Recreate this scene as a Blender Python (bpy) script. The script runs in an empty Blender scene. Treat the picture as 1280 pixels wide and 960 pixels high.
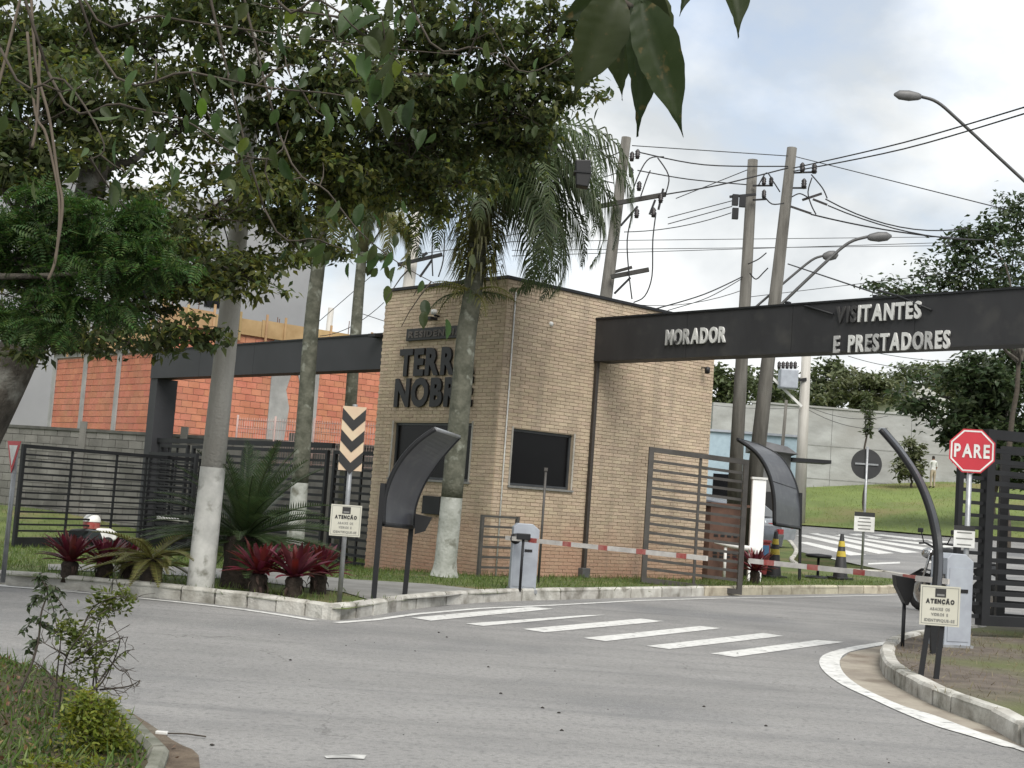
import bpy, bmesh, math, random
import numpy as np
from mathutils import Vector, Matrix
R = math.radians
rng = np.random.default_rng(7); random.seed(7)
sc = bpy.context.scene; COL = sc.collection
# ---------------------------------------------------------------- camera, sky, sun, exposure
CAMH = 1.36; FPX = 1670.0; ROLL = R(4.08); PITCH = R(4.953)
cam = bpy.data.cameras.new('camera'); cam.lens = FPX/1280*36; cam.sensor_width = 36
cam.clip_start = .05; cam.clip_end = 3000
co = bpy.data.objects.new('camera', cam); COL.objects.link(co)
co.matrix_world = Matrix.Translation((0, 0, CAMH)) @ Matrix.Rotation(R(90)+PITCH, 4, 'X') @ Matrix.Rotation(ROLL, 4, 'Z')
sc.camera = co
SUN_EL, SUN_AZ = R(50), R(165)          # azimuth clockwise from +Y
w = bpy.data.worlds.new('World'); sc.world = w; w.use_nodes = True
nt = w.node_tree; N = nt.nodes; L = nt.links; N.clear()
out = N.new('ShaderNodeOutputWorld'); bg = N.new('ShaderNodeBackground'); bg.inputs[1].default_value = .1
sky = N.new('ShaderNodeTexSky'); sky.sky_type = 'NISHITA'; sky.sun_disc = False
sky.sun_elevation = SUN_EL; sky.sun_rotation = SUN_AZ; sky.dust_density = 1.5
tc = N.new('ShaderNodeTexCoord'); mp = N.new('ShaderNodeMapping'); mp.inputs['Scale'].default_value = (1, 1, 1.5)
mp.inputs['Location'].default_value = (.35, .2, .1)
n1 = N.new('ShaderNodeTexNoise'); n1.inputs['Scale'].default_value = 2.3; n1.inputs['Detail'].default_value = 9; n1.inputs['Roughness'].default_value = .56; n1.inputs['Distortion'].default_value = .15
r1 = N.new('ShaderNodeValToRGB'); r1.color_ramp.elements[0].position = .36; r1.color_ramp.elements[1].position = .50
r1.color_ramp.elements[0].color = (.5, .5, .5, 1)
n2 = N.new('ShaderNodeTexNoise'); n2.inputs['Scale'].default_value = 4.8; n2.inputs['Detail'].default_value = 8; n2.inputs['Distortion'].default_value = .12
r2 = N.new('ShaderNodeValToRGB'); r2.color_ramp.elements[0].position = .40; r2.color_ramp.elements[1].position = .60
r2.color_ramp.elements[0].color = (3.2, 3.38, 3.5, 1); r2.color_ramp.elements[1].color = (5.2, 5.28, 5.25, 1)
mx = N.new('ShaderNodeMixRGB')
for a, b in ((tc.outputs['Generated'], mp.inputs[0]), (mp.outputs[0], n1.inputs[0]), (mp.outputs[0], n2.inputs[0]), (n1.outputs[0], r1.inputs[0]),
             (n2.outputs[0], r2.inputs[0]), (r1.outputs[0], mx.inputs[0]), (sky.outputs[0], mx.inputs[1]), (r2.outputs[0], mx.inputs[2]),
             (mx.outputs[0], bg.inputs[0]), (bg.outputs[0], out.inputs[0])): L.new(a, b)
sl = bpy.data.lights.new('sun', 'SUN'); sl.energy = 1.8; sl.angle = R(38); sl.color = (1, .96, .9)
so = bpy.data.objects.new('sun', sl); COL.objects.link(so)
sd = Vector((math.sin(SUN_AZ)*math.cos(SUN_EL), math.cos(SUN_AZ)*math.cos(SUN_EL), math.sin(SUN_EL)))
so.rotation_euler = sd.to_track_quat('Z', 'Y').to_euler(); so.location = sd*60
sc.view_settings.view_transform = 'Standard'; sc.view_settings.look = 'None'; sc.view_settings.gamma = 1
sc.view_settings.use_curve_mapping = False; sc.view_settings.exposure = 1.15
# ---------------------------------------------------------------- frames and terrain
HU = R(42.04); CU, SU = math.cos(HU), math.sin(HU); CX, CY = -.19, 21.95
def Bp(v, u, z=0): return Vector((CX+v*CU-u*SU, CY+v*SU+u*CU, z))      # v along the entry lane, u along the front
def sm(a, b, x): t = np.clip((x-a)/(b-a), 0, 1); return t*t*(3-2*t)
def tz(x, y):
    x = np.asarray(x, float); y = np.asarray(y, float); rx = x-CX; ry = y-CY
    v = rx*CU+ry*SU; u = -rx*SU+ry*CU
    f = 1-sm(3, 13, v)
    s = np.where(u > 0, (-.35*np.tanh(.055*u/.35)+.55*sm(11, 17, u))*f, .1*np.tanh(-.035*u/.1))
    h = .043*(np.clip(v, 9, 30)-9)+.139*(np.clip(v, 30, 52)-30)+.015*(np.clip(v, 52, 150)-52)
    return s+h
cr, sr, cp, sp = math.cos(ROLL), math.sin(ROLL), math.cos(PITCH), math.sin(PITCH)
def ray(px, py):
    a = (px-640)/FPX; b = (480-py)/FPX
    X = a*cr-b*sr; Y = a*sr+b*cr
    return Vector((X, cp-Y*sp, sp+Y*cp))
def at(px, py, D): d = ray(px, py); t = D/d.y; return Vector((d.x*t, D, CAMH+d.z*t))
def G(px, py, dz=0, tmax=300):
    d = ray(px, py); d = d/d.y; t = 1.5; last = 1.5
    while t < tmax:
        if CAMH+d.z*t <= float(tz(d.x*t, t))+dz: break
        last = t; t *= 1.01
    a, b = last, t
    for _ in range(30):
        m = (a+b)/2
        if CAMH+d.z*m <= float(tz(d.x*m, m))+dz: b = m
        else: a = m
    return Vector((d.x*b, b, CAMH+d.z*b))
def onplane(px, py, o, n):
    d = ray(px, py); c = Vector((0, 0, CAMH)); t = (o-c).dot(n)/d.dot(n); return c+d*t
VD = Vector((CU, SU, 0)); UD = Vector((-SU, CU, 0))
def PF(px, py, v=0): p = onplane(px, py, Bp(v, 0), VD); q = p-Bp(0, 0); return q.dot(UD), p.z       # plane v=const -> (u,z)
def PR(px, py, u=0): p = onplane(px, py, Bp(0, u), UD); q = p-Bp(0, 0); return q.dot(VD), p.z       # plane u=const -> (v,z)
def gz(x, y): return float(tz(x, y))
VERGE = .12
# ---------------------------------------------------------------- materials
MATS = {}
def mat(name, c, rough=.75, c2=None, scale=4, bump=0, bscale=30, metal=0, spec=.4, detail=6, lo=.35, hi=.65, island=0, stretch=None, c3=None, s3=1.0, lo3=.5, hi3=.7, trans=0):
    if name in MATS: return MATS[name]
    m = bpy.data.materials.new(name); m.use_nodes = True; MATS[name] = m
    t = m.node_tree; n = t.nodes; l = t.links; b = n['Principled BSDF']
    b.inputs['Roughness'].default_value = rough; b.inputs['Metallic'].default_value = metal; b.inputs['Specular IOR Level'].default_value = spec
    geo = n.new('ShaderNodeNewGeometry'); src = geo.outputs['Position']
    if stretch:
        mm = n.new('ShaderNodeMapping'); mm.inputs['Scale'].default_value = stretch[:3]
        if len(stretch) > 3: mm.inputs['Rotation'].default_value = (0, 0, stretch[3])
        l.new(src, mm.inputs[0]); src = mm.outputs[0]
    if c2 is None: c2 = tuple(x*.72 for x in c)
    nz = n.new('ShaderNodeTexNoise'); nz.inputs['Scale'].default_value = scale; nz.inputs['Detail'].default_value = detail; nz.inputs['Roughness'].default_value = .6
    l.new(src, nz.inputs['Vector'])
    rp = n.new('ShaderNodeMapRange'); rp.inputs[1].default_value = lo; rp.inputs[2].default_value = hi; l.new(nz.outputs[0], rp.inputs[0])
    mxx = n.new('ShaderNodeMixRGB'); mxx.inputs[1].default_value = (*c2, 1); mxx.inputs[2].default_value = (*c, 1); l.new(rp.outputs[0], mxx.inputs[0])
    colr = mxx.outputs[0]
    if c3:
        nz3 = n.new('ShaderNodeTexNoise'); nz3.inputs['Scale'].default_value = s3; nz3.inputs['Detail'].default_value = 5; l.new(geo.outputs['Position'], nz3.inputs['Vector'])
        rp3 = n.new('ShaderNodeMapRange'); rp3.inputs[1].default_value = lo3; rp3.inputs[2].default_value = hi3; l.new(nz3.outputs[0], rp3.inputs[0])
        m3 = n.new('ShaderNodeMixRGB'); m3.inputs[2].default_value = (*c3, 1); l.new(rp3.outputs[0], m3.inputs[0]); l.new(colr, m3.inputs[1]); colr = m3.outputs[0]
    if island:
        oi = n.new('ShaderNodeObjectInfo'); ad = n.new('ShaderNodeMath'); ad.operation = 'ADD'; l.new(oi.outputs['Random'], ad.inputs[0]); l.new(geo.outputs['Random Per Island'], ad.inputs[1])
        fr = n.new('ShaderNodeMath'); fr.operation = 'FRACT'; l.new(ad.outputs[0], fr.inputs[0])
        mr = n.new('ShaderNodeMapRange'); mr.inputs[3].default_value = 1-island; mr.inputs[4].default_value = 1+island; l.new(fr.outputs[0], mr.inputs[0])
        hs = n.new('ShaderNodeHueSaturation'); l.new(mr.outputs[0], hs.inputs['Value']); l.new(colr, hs.inputs['Color'])
        wn = n.new('ShaderNodeTexWhiteNoise'); wn.noise_dimensions = '1D'; l.new(fr.outputs[0], wn.inputs['W'])
        mh = n.new('ShaderNodeMapRange'); mh.inputs[3].default_value = .5-island*.07; mh.inputs[4].default_value = .5+island*.07; l.new(wn.outputs[0], mh.inputs[0]); l.new(mh.outputs[0], hs.inputs['Hue'])
        colr = hs.outputs[0]
    l.new(colr, b.inputs['Base Color'])
    if bump:
        nb = n.new('ShaderNodeTexNoise'); nb.inputs['Scale'].default_value = bscale; nb.inputs['Detail'].default_value = 5; l.new(geo.outputs['Position'], nb.inputs['Vector'])
        bp = n.new('ShaderNodeBump'); bp.inputs['Strength'].default_value = bump; bp.inputs['Distance'].default_value = .02; l.new(nb.outputs[0], bp.inputs['Height']); l.new(bp.outputs[0], b.inputs['Normal'])
    if trans:
        tr = n.new('ShaderNodeBsdfTranslucent'); ms = n.new('ShaderNodeMixShader'); ms.inputs[0].default_value = trans
        hv = n.new('ShaderNodeHueSaturation'); hv.inputs['Value'].default_value = 1.5; hv.inputs['Saturation'].default_value = 1.15; l.new(colr, hv.inputs['Color']); l.new(hv.outputs[0], tr.inputs[0])
        l.new(b.outputs[0], ms.inputs[1]); l.new(tr.outputs[0], ms.inputs[2]); l.new(ms.outputs[0], n['Material Output'].inputs[0])
    return m
def leafm(name, c, island=.35, trans=.3, rough=.45): return mat(name, c, rough=rough, c2=tuple(x*.8 for x in c), scale=1.2, island=island, trans=trans, spec=.35)
M_dark = mat('dark_painted_steel', (.017, .018, .020), rough=.55, c2=(.012, .0125, .014), scale=3, spec=.3)
M_beam = mat('charcoal_cladding', (.034, .034, .036), rough=.65, c2=(.023, .023, .025), scale=1.6, detail=9, stretch=(1, 1, .4), c3=(.055, .053, .05), s3=2.5, lo3=.55, hi3=.8)
M_beamL = mat('slate_cladding', (.034, .035, .039), rough=.6, c2=(.025, .026, .029), scale=1.0)
M_gateB = mat('bronze_painted_steel', (.075, .07, .064), rough=.5, c2=(.05, .046, .042), scale=5)
M_galv = mat('galvanised_steel', (.36, .37, .38), rough=.45, c2=(.25, .26, .27), metal=.5, scale=9)
M_conc = mat('pole_concrete', (.46, .445, .41), rough=.9, c2=(.36, .345, .315), scale=2.2, stretch=(3, 3, .35), bump=.4, bscale=40)
M_concd = mat('weathered_backlit_concrete', (.155, .148, .132), rough=.9, c2=(.085, .08, .07), scale=3.2, stretch=(3, 3, .35), bump=.4, bscale=40)  # streaky weathered concrete, its colour darkened to imitate poles standing backlit
M_white = mat('white_paint', (.72, .72, .70), rough=.6, c2=(.55, .55, .53), scale=6)
M_lime = mat('limewash', (.52, .52, .49), rough=.9, c2=(.36, .36, .34), scale=5, c3=(.17, .17, .14), s3=7, lo3=.58, hi3=.72)
M_black = mat('black_plastic', (.012, .012, .013), rough=.5)
M_red = mat('red_sign_sheet', (.50, .035, .05), rough=.4, c2=(.42, .03, .045), scale=3)
M_grey = mat('grey_cabinet_paint', (.36, .39, .43), rough=.5, c2=(.29, .31, .35), scale=4)
# ---------------------------------------------------------------- mesh helpers
def link(name, data, parent=None, loc=None, rot=None):
    o = bpy.data.objects.new(name, data); COL.objects.link(o)
    if parent: o.parent = parent
    if loc is not None: o.location = loc
    if rot is not None: o.rotation_euler = rot
    return o
def tag(o, label=None, cat=None, group=None, kind=None):
    if label: o['label'] = label
    if cat: o['category'] = cat
    if group: o['group'] = group
    if kind: o['kind'] = kind
    return o
def thing(name, loc, label, cat, rz=0, group=None):
    o = link(name, None, None, loc, (0, 0, rz)); o.empty_display_size = .2
    return tag(o, label, cat, group)
class MB:
    def __init__(s): s.v = []; s.f = []; s.m = []; s.sm = []
    def add(s, vs, fs, mi=0, smooth=False):
        k = len(s.v); s.v += [tuple(x) for x in vs]
        for f in fs: s.f.append(tuple(i+k for i in f)); s.m.append(mi); s.sm.append(smooth)
        return s
    def box(s, c, d, rz=0, mi=0, M=None):
        x, y, z = d[0]/2, d[1]/2, d[2]/2; ca, sa = math.cos(rz), math.sin(rz)
        vs = []
        for a, b, e in ((-x,-y,-z),(x,-y,-z),(x,y,-z),(-x,y,-z),(-x,-y,z),(x,-y,z),(x,y,z),(-x,y,z)):
            p = (c[0]+a*ca-b*sa, c[1]+a*sa+b*ca, c[2]+e)
            vs.append(M @ Vector(p) if M else p)
        return s.add(vs, ((0,3,2,1),(4,5,6,7),(0,1,5,4),(1,2,6,5),(2,3,7,6),(3,0,4,7)), mi)
    def b2(s, x0, x1, y0, y1, z0, z1, mi=0): return s.box(((x0+x1)/2, (y0+y1)/2, (z0+z1)/2), (x1-x0, y1-y0, z1-z0), 0, mi)
    def tube(s, pts, r, seg=8, mi=0, cap=True, smooth=True):
        pts = [Vector(p) for p in pts]; n = len(pts)
        rs = r if isinstance(r, (list, tuple)) else [r]*n
        k = len(s.v); ref = None; fs = []
        for i, p in enumerate(pts):
            d = (pts[min(i+1, n-1)]-pts[max(i-1, 0)]).normalized()
            if ref is None: ref = d.orthogonal().normalized()
            ref = (ref-d*ref.dot(d)); ref = ref.normalized() if ref.length > 1e-6 else d.orthogonal().normalized()
            bi = d.cross(ref)
            for j in range(seg):
                a = 2*math.pi*j/seg; s.v.append(tuple(p+(ref*math.cos(a)+bi*math.sin(a))*rs[i]))
        for i in range(n-1):
            for j in range(seg):
                a = k+i*seg+j; b = k+i*seg+(j+1) % seg
                s.f.append((a, b, b+seg, a+seg)); s.m.append(mi); s.sm.append(smooth)
        if cap:
            s.f.append(tuple(k+j for j in range(seg))[::-1]); s.m.append(mi); s.sm.append(False)
            s.f.append(tuple(k+(n-1)*seg+j for j in range(seg))); s.m.append(mi); s.sm.append(False)
        return s
    def lathe(s, prof, c=(0, 0, 0), seg=16, mi=0, smooth=True, axis='z'):
        k = len(s.v); n = len(prof)
        for r, z in prof:
            for j in range(seg):
                a = 2*math.pi*j/seg; p = (r*math.cos(a), r*math.sin(a), z)
                if axis == 'x': p = (p[2], p[0], p[1])
                if axis == 'y': p = (p[0], p[2], p[1])
                s.v.append((c[0]+p[0], c[1]+p[1], c[2]+p[2]))
        for i in range(n-1):
            for j in range(seg):
                a = k+i*seg+j; b = k+i*seg+(j+1) % seg; s.f.append((a, b, b+seg, a+seg)); s.m.append(mi); s.sm.append(smooth)
        return s
    def prism(s, poly, t, M, mi=0):
        n = len(poly)
        vs = [M @ Vector((x, y, -t/2)) for x, y in poly]+[M @ Vector((x, y, t/2)) for x, y in poly]
        fs = [tuple(range(n))[::-1], tuple(range(n, 2*n))]+[(i, (i+1) % n, (i+1) % n+n, i+n) for i in range(n)]
        return s.add(vs, fs, mi)
    def mesh(s, name, mats):
        me = bpy.data.meshes.new(name); me.from_pydata(s.v, [], s.f)
        for m in (mats if isinstance(mats, (list, tuple)) else [mats]): me.materials.append(m)
        me.polygons.foreach_set('material_index', s.m); me.polygons.foreach_set('use_smooth', s.sm); me.update()
        return me
    def build(s, name, mats, parent=None, loc=None, rot=None, bevel=0):
        o = link(name, s.mesh(name, mats), parent, loc, rot)
        if bevel:
            b = o.modifiers.new('bevel', 'BEVEL'); b.width = bevel; b.segments = 2; b.limit_method = 'ANGLE'; b.angle_limit = R(50)
        return o
def npmesh(name, V, F, material, smooth=False):
    me = bpy.data.meshes.new(name); V = np.asarray(V, np.float32); F = np.asarray(F, np.int32); k = F.shape[1]
    me.vertices.add(len(V)); me.vertices.foreach_set('co', V.ravel())
    me.loops.add(F.size); me.loops.foreach_set('vertex_index', F.ravel())
    me.polygons.add(len(F)); me.polygons.foreach_set('loop_start', np.arange(0, F.size, k, dtype=np.int32)); me.polygons.foreach_set('loop_total', np.full(len(F), k, np.int32))
    me.materials.append(material); me.update(calc_edges=True); me.validate()
    if smooth: me.polygons.foreach_set('use_smooth', np.ones(len(F), bool))
    return me
def poly_sheet(name, pts, dz, material, step=.8, skirt=0):
    bm = bmesh.new(); vs = [bm.verts.new((p[0], p[1], 0)) for p in pts]; bm.faces.new(vs); bmesh.ops.triangulate(bm, faces=bm.faces[:])
    xs = [p[0] for p in pts]; ys = [p[1] for p in pts]
    for ax, lo, hi in ((0, min(xs), max(xs)), (1, min(ys), max(ys))):
        q = lo+step
        while q < hi:
            no = (1, 0, 0) if ax == 0 else (0, 1, 0); c = (q, 0, 0) if ax == 0 else (0, q, 0)
            bmesh.ops.bisect_plane(bm, geom=bm.verts[:]+bm.edges[:]+bm.faces[:], plane_co=c, plane_no=no); q += step
    for v in bm.verts: v.co.z = gz(v.co.x, v.co.y)+dz
    for f in bm.faces:
        if f.normal.z < 0: f.normal_flip()
        f.smooth = True
    bmesh.ops.recalc_face_normals(bm, faces=bm.faces[:])
    me = bpy.data.meshes.new(name); bm.to_mesh(me); bm.free()
    if me.polygons and sum(p.normal.z for p in me.polygons) < 0: me.flip_normals()
    me.materials.append(material)
    return link(name, me)
def smooth_path(pts, n=6):
    P = [Vector(p) for p in pts]; out = []
    for i in range(len(P)-1):
        p0, p1, p2, p3 = P[max(i-1, 0)], P[i], P[i+1], P[min(i+2, len(P)-1)]
        for k in range(n):
            t = k/n; out.append(.5*((2*p1)+(p2-p0)*t+(2*p0-5*p1+4*p2-p3)*t*t+(3*p1-p0-3*p2+p3)*t**3))
    return out+[P[-1]]
def inpoly(x, y, poly):
    c = np.zeros(len(x), bool); n = len(poly)
    for i in range(n):
        x1, y1 = poly[i][:2]; x2, y2 = poly[(i+1) % n][:2]
        k = ((y1 > y) != (y2 > y)) & (x < (x2-x1)*(y-y1)/(y2-y1+1e-12)+x1); c ^= k
    return c
def text_mesh(ch, size, material, offset=0, ext=.01, xs=1):
    cu = bpy.data.curves.new('txt', 'FONT'); cu.body = ch; cu.size = size; cu.offset = offset; cu.extrude = ext; cu.resolution_u = 3
    o = bpy.data.objects.new('txt', cu); me = bpy.data.meshes.new_from_object(o); bpy.data.objects.remove(o)
    me.materials.clear(); me.materials.append(material)
    if xs != 1: me.transform(Matrix.Diagonal((xs, 1, 1, 1)))
    return me
def text_line(s, width, height, mats, parent, M, name='letter', offset=0, ext=.01, gap=.08, space=.5):
    """letters one by one filling width x height from the lower left corner of M"""
    ms = []; tot = 0; cache = {}
    probe = text_mesh('H', 1, MATS['black_plastic']); hh = max(v.co.y for v in probe.vertices); size = height/hh
    for ch in s:
        if ch == ' ': ms.append((None, 0, space*size)); continue
        me = text_mesh(ch, size, MATS['black_plastic'], offset, ext)
        xs = [v.co.x for v in me.vertices]; ms.append((me, min(xs), max(xs)-min(xs)))
    tot = sum(m[2] for m in ms)+gap*size*(len(s)-1); k = width/tot; x = 0
    for i, (me, x0, wd) in enumerate(ms):
        if me:
            me.transform(Matrix.Translation((-x0, 0, 0))); me.transform(Matrix.Diagonal((k, 1, 1, 1))); me.transform(M @ Matrix.Translation((x*k, 0, 0)))
            me.materials.clear(); me.materials.append(mats[i] if isinstance(mats, list) else mats); link(name, me, parent)
        x += wd+gap*size
def copy_tree(o, parent=None):
    c = o.copy(); COL.objects.link(c); c.parent = parent
    for ch in list(o.children): copy_tree(ch, c)
    return c
# ================================================================ SETTING
M_ground = mat('far_ground_grass', (.085, .115, .03), rough=.95, c2=(.05, .065, .02), scale=.25, bump=.3, bscale=3)
g = []
xs = np.concatenate([np.linspace(-900, -60, 15), np.linspace(-56, 90, 74), np.linspace(100, 900, 15)]); ys = np.concatenate([np.linspace(-60, -6, 10), np.linspace(-4, 100, 60), np.linspace(110, 1500, 20)])
X, Y = np.meshgrid(xs, ys); Z = tz(X, Y)-.10
nx, ny = len(xs), len(ys); I = np.arange(nx*ny).reshape(ny, nx)
F = np.stack([I[:-1, :-1].ravel(), I[:-1, 1:].ravel(), I[1:, 1:].ravel(), I[1:, :-1].ravel()], 1)
tag(link('ground', npmesh('ground', np.stack([X.ravel(), Y.ravel(), Z.ravel()], 1), F, M_ground, True)), kind='structure')
# road sheet
def asphalt():
    m = mat('worn_asphalt', (.275, .27, .262), rough=.9, c2=(.215, .212, .206), scale=.8, stretch=(.35, 1.3, 1, R(-25)), bump=.55, bscale=75, c3=(.115, .12, .128), s3=.33, lo3=.52, hi3=.75)
    t = m.node_tree; n = t.nodes; l = t.links; b = n['Principled BSDF']; src = b.inputs['Base Color'].links[0].from_socket; geo = n.new('ShaderNodeNewGeometry')
    def layer(tex, lo, hi, colr, src, amt=1):
        r = n.new('ShaderNodeMapRange'); r.inputs[1].default_value = lo; r.inputs[2].default_value = hi; r.inputs[4].default_value = amt; l.new(tex, r.inputs[0])
        x = n.new('ShaderNodeMixRGB'); x.inputs[2].default_value = (*colr, 1); l.new(r.outputs[0], x.inputs[0]); l.new(src, x.inputs[1]); return x.outputs[0]
    a = n.new('ShaderNodeTexNoise'); a.inputs['Scale'].default_value = 130; a.inputs['Detail'].default_value = 3; l.new(geo.outputs['Position'], a.inputs[0])
    src = layer(a.outputs[0], .55, .75, (.07, .07, .07), src, .75)
    a2 = n.new('ShaderNodeTexNoise'); a2.inputs['Scale'].default_value = 90; l.new(geo.outputs['Position'], a2.inputs[0]); src = layer(a2.outputs[0], .60, .74, (.42, .41, .39), src, .8); a3 = n.new('ShaderNodeTexNoise'); a3.inputs['Scale'].default_value = 28; a3.inputs['Detail'].default_value = 8; l.new(geo.outputs['Position'], a3.inputs[0]); src = layer(a3.outputs[0], .50, .72, (.13, .13, .128), src, .7); a4 = n.new('ShaderNodeTexNoise'); a4.inputs['Scale'].default_value = .55; a4.inputs['Detail'].default_value = 9; a4.inputs['Roughness'].default_value = .7; l.new(geo.outputs['Position'], a4.inputs[0]); src = layer(a4.outputs[0], .5, .68, (.15, .15, .15), src, .55)
    mm = n.new('ShaderNodeMapping'); mm.inputs['Rotation'].default_value = (0, 0, R(-38)); mm.inputs['Scale'].default_value = (.18, 3.0, 1); l.new(geo.outputs['Position'], mm.inputs[0])
    st = n.new('ShaderNodeTexNoise'); st.inputs['Scale'].default_value = 1.5; st.inputs['Detail'].default_value = 6; l.new(mm.outputs[0], st.inputs[0]); src = layer(st.outputs[0], .52, .75, (.11, .112, .116), src, .35)
    wv = n.new('ShaderNodeTexNoise'); wv.inputs['Scale'].default_value = 1.1; wv.inputs['Detail'].default_value = 6; l.new(geo.outputs['Position'], wv.inputs[0])
    va = n.new('ShaderNodeVectorMath'); va.operation = 'MULTIPLY_ADD'; va.inputs[1].default_value = (1.6, 1.6, 0); l.new(wv.outputs['Color'], va.inputs[0]); l.new(geo.outputs['Position'], va.inputs[2])
    vo = n.new('ShaderNodeTexVoronoi'); vo.feature = 'DISTANCE_TO_EDGE'; vo.inputs['Scale'].default_value = .33; l.new(va.outputs[0], vo.inputs['Vector'])
    ms_ = n.new('ShaderNodeTexNoise'); ms_.inputs['Scale'].default_value = .5; l.new(geo.outputs['Position'], ms_.inputs[0])
    mk = n.new('ShaderNodeMapRange'); mk.inputs[1].default_value = .50; mk.inputs[2].default_value = .60; mk.inputs[3].default_value = .0; mk.inputs[4].default_value = .0022; l.new(ms_.outputs[0], mk.inputs[0])
    lt_ = n.new('ShaderNodeMath'); lt_.operation = 'LESS_THAN'; l.new(vo.outputs['Distance'], lt_.inputs[0]); l.new(mk.outputs[0], lt_.inputs[1]); src = layer(lt_.outputs[0], 0, 1, (.07, .068, .065), src, .4)
    l.new(src, b.inputs['Base Color'])
    return m
M_asph = asphalt()
road = poly_sheet('road', [(-30, -4), (40, -4), (70, 62), (-2, 62), (-30, 26)], 0, M_asph, .9); tag(road, kind='structure')
# kerb lines (seen where the kerb meets the road)
def gl(pts, dz=0): return [G(x, y, dz) for x, y in pts]
kerbL = [Vector((-22, 15.6, 0))]+gl([(-30, 729), (0, 731), (100, 738.5), (200, 748), (300, 758.5), (375, 769), (415, 775.5), (432, 776), (450, 772.5), (490, 765.5), (560, 756), (650, 751), (780, 747.5), (880, 745), (930, 744), (1000, 743), (1060, 742), (1125, 741), (1150, 737)])
backL = gl([(1145, 729), (1120, 722), (1050, 718), (1010, 716), (992, 706), (998, 694), (988, 680), (970, 668), (945, 660)])
for p in kerbL+backL: p.z = 0
polyL = kerbL+backL+[Vector((4.5, 44, 0)), Vector((-4, 60, 0)), Vector((-40, 60, 0)), Vector((-40, 16, 0))]
M_lawn = mat('verge_lawn', (.105, .135, .035), rough=.95, c2=(.055, .075, .02), scale=1.5, bump=.7, bscale=30, c3=(.15, .125, .06), s3=.9, lo3=.52, hi3=.75)
lawn = poly_sheet('verge_lawn', polyL, VERGE-.01, M_lawn, .9); tag(lawn, kind='structure')
kerbR = [Vector((9, 3.2, 0))]+gl([(1400, 972), (1280, 925), (1205, 898), (1169, 884), (1123, 860), (1106, 846), (1100, 831), (1106, 817), (1125, 807), (1160, 800.5), (1220, 793)])+[]
for p in kerbR: p.z = 0
far = [kerbR[-1]+VD*6, kerbR[-1]+VD*16]
polyR = kerbR+far+[Vector((40, 20, 0)), Vector((40, -3, 0))]
M_soil = mat('dry_grass_soil', (.15, .125, .10), rough=.95, c2=(.085, .07, .058), scale=5, bump=.8, bscale=45, c3=(.10, .115, .04), s3=.45, lo3=.50, hi3=.66)
soil = poly_sheet('verge_soil', polyR, VERGE-.01, M_soil, .5); tag(soil, kind='structure')
gut = gl([(1420, 993), (1280, 937), (1210, 912), (1169, 896), (1131, 885), (1098, 871), (1071, 857), (1053, 842), (1049, 826), (1062, 816), (1100, 808), (1160, 800.8)])
gutter = poly_sheet('gutter', [Vector((9, 2.7, 0))]+gut+[p for p in kerbR[::-1]][1:], .004, mat('gutter_concrete', (.33, .30, .245), rough=.95, c2=(.23, .20, .165), scale=3, bump=.4, bscale=40, c3=(.15, .12, .09), s3=2.5, lo3=.55, hi3=.75), .5)
tag(gutter, kind='structure')
hill = gl([(900, 650), (985, 655.5), (1000, 657), (1100, 664), (1170, 670), (1300, 679)], .02)
M_hill = mat('hill_grass', (.15, .195, .05), rough=.95, c2=(.10, .135, .035), scale=.5, stretch=(1, .5, 1), bump=.8, bscale=5, c3=(.17, .15, .06), s3=.22, lo3=.52, hi3=.72)
tag(poly_sheet('grassy_slope', hill+[Vector((40, 44, 0)), Vector((95, 60, 0)), Vector((95, 110, 0)), Vector((0, 110, 0)), Vector((3, 48, 0))], .06, M_hill, 1.6), kind='structure')
path = gl([(60, 712), (140, 715), (240, 720), (330, 728), (430, 740), (470, 752), (560, 745), (610, 738), (540, 730), (440, 724), (330, 714), (240, 709), (150, 706), (60, 705)], VERGE)
tag(poly_sheet('pavement', path, VERGE, mat('path_concrete', (.27, .265, .25), rough=.95, c2=(.19, .185, .17), scale=2, bump=.3), .5), kind='structure')
kp = gl([(-200, 760), (-60, 806), (0, 830), (70, 855), (118, 880), (148, 905), (168, 935), (184, 968)])+[Vector((-1.15, 3.4, 0)), Vector((-.9, 2, 0))]
for p in kp: p.z = 0
M_weed = mat('weedy_soil', (.055, .055, .025), rough=.95, c2=(.06, .04, .025), scale=6, bump=.8, bscale=40)
polyF = kp+[Vector((-12, 2, 0)), Vector((-14, 9, 0))]
tag(poly_sheet('near_verge', polyF, .05, M_weed, .4), kind='structure')
gf = gl([(0, 826), (70, 847), (150, 884), (215, 926), (250, 962)])+[Vector((-.85, 3.4, 0)), Vector((-.55, 2, 0))]
tag(poly_sheet('leaf_littered_gutter', kp[2:]+smooth_path(gf, 4)[::-1], .005, mat('gutter_dirt', (.16, .125, .09), rough=.95, c2=(.075, .055, .04), scale=7, bump=.8, bscale=60, c3=(.2, .18, .14), s3=3), .4), kind='structure')
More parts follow.
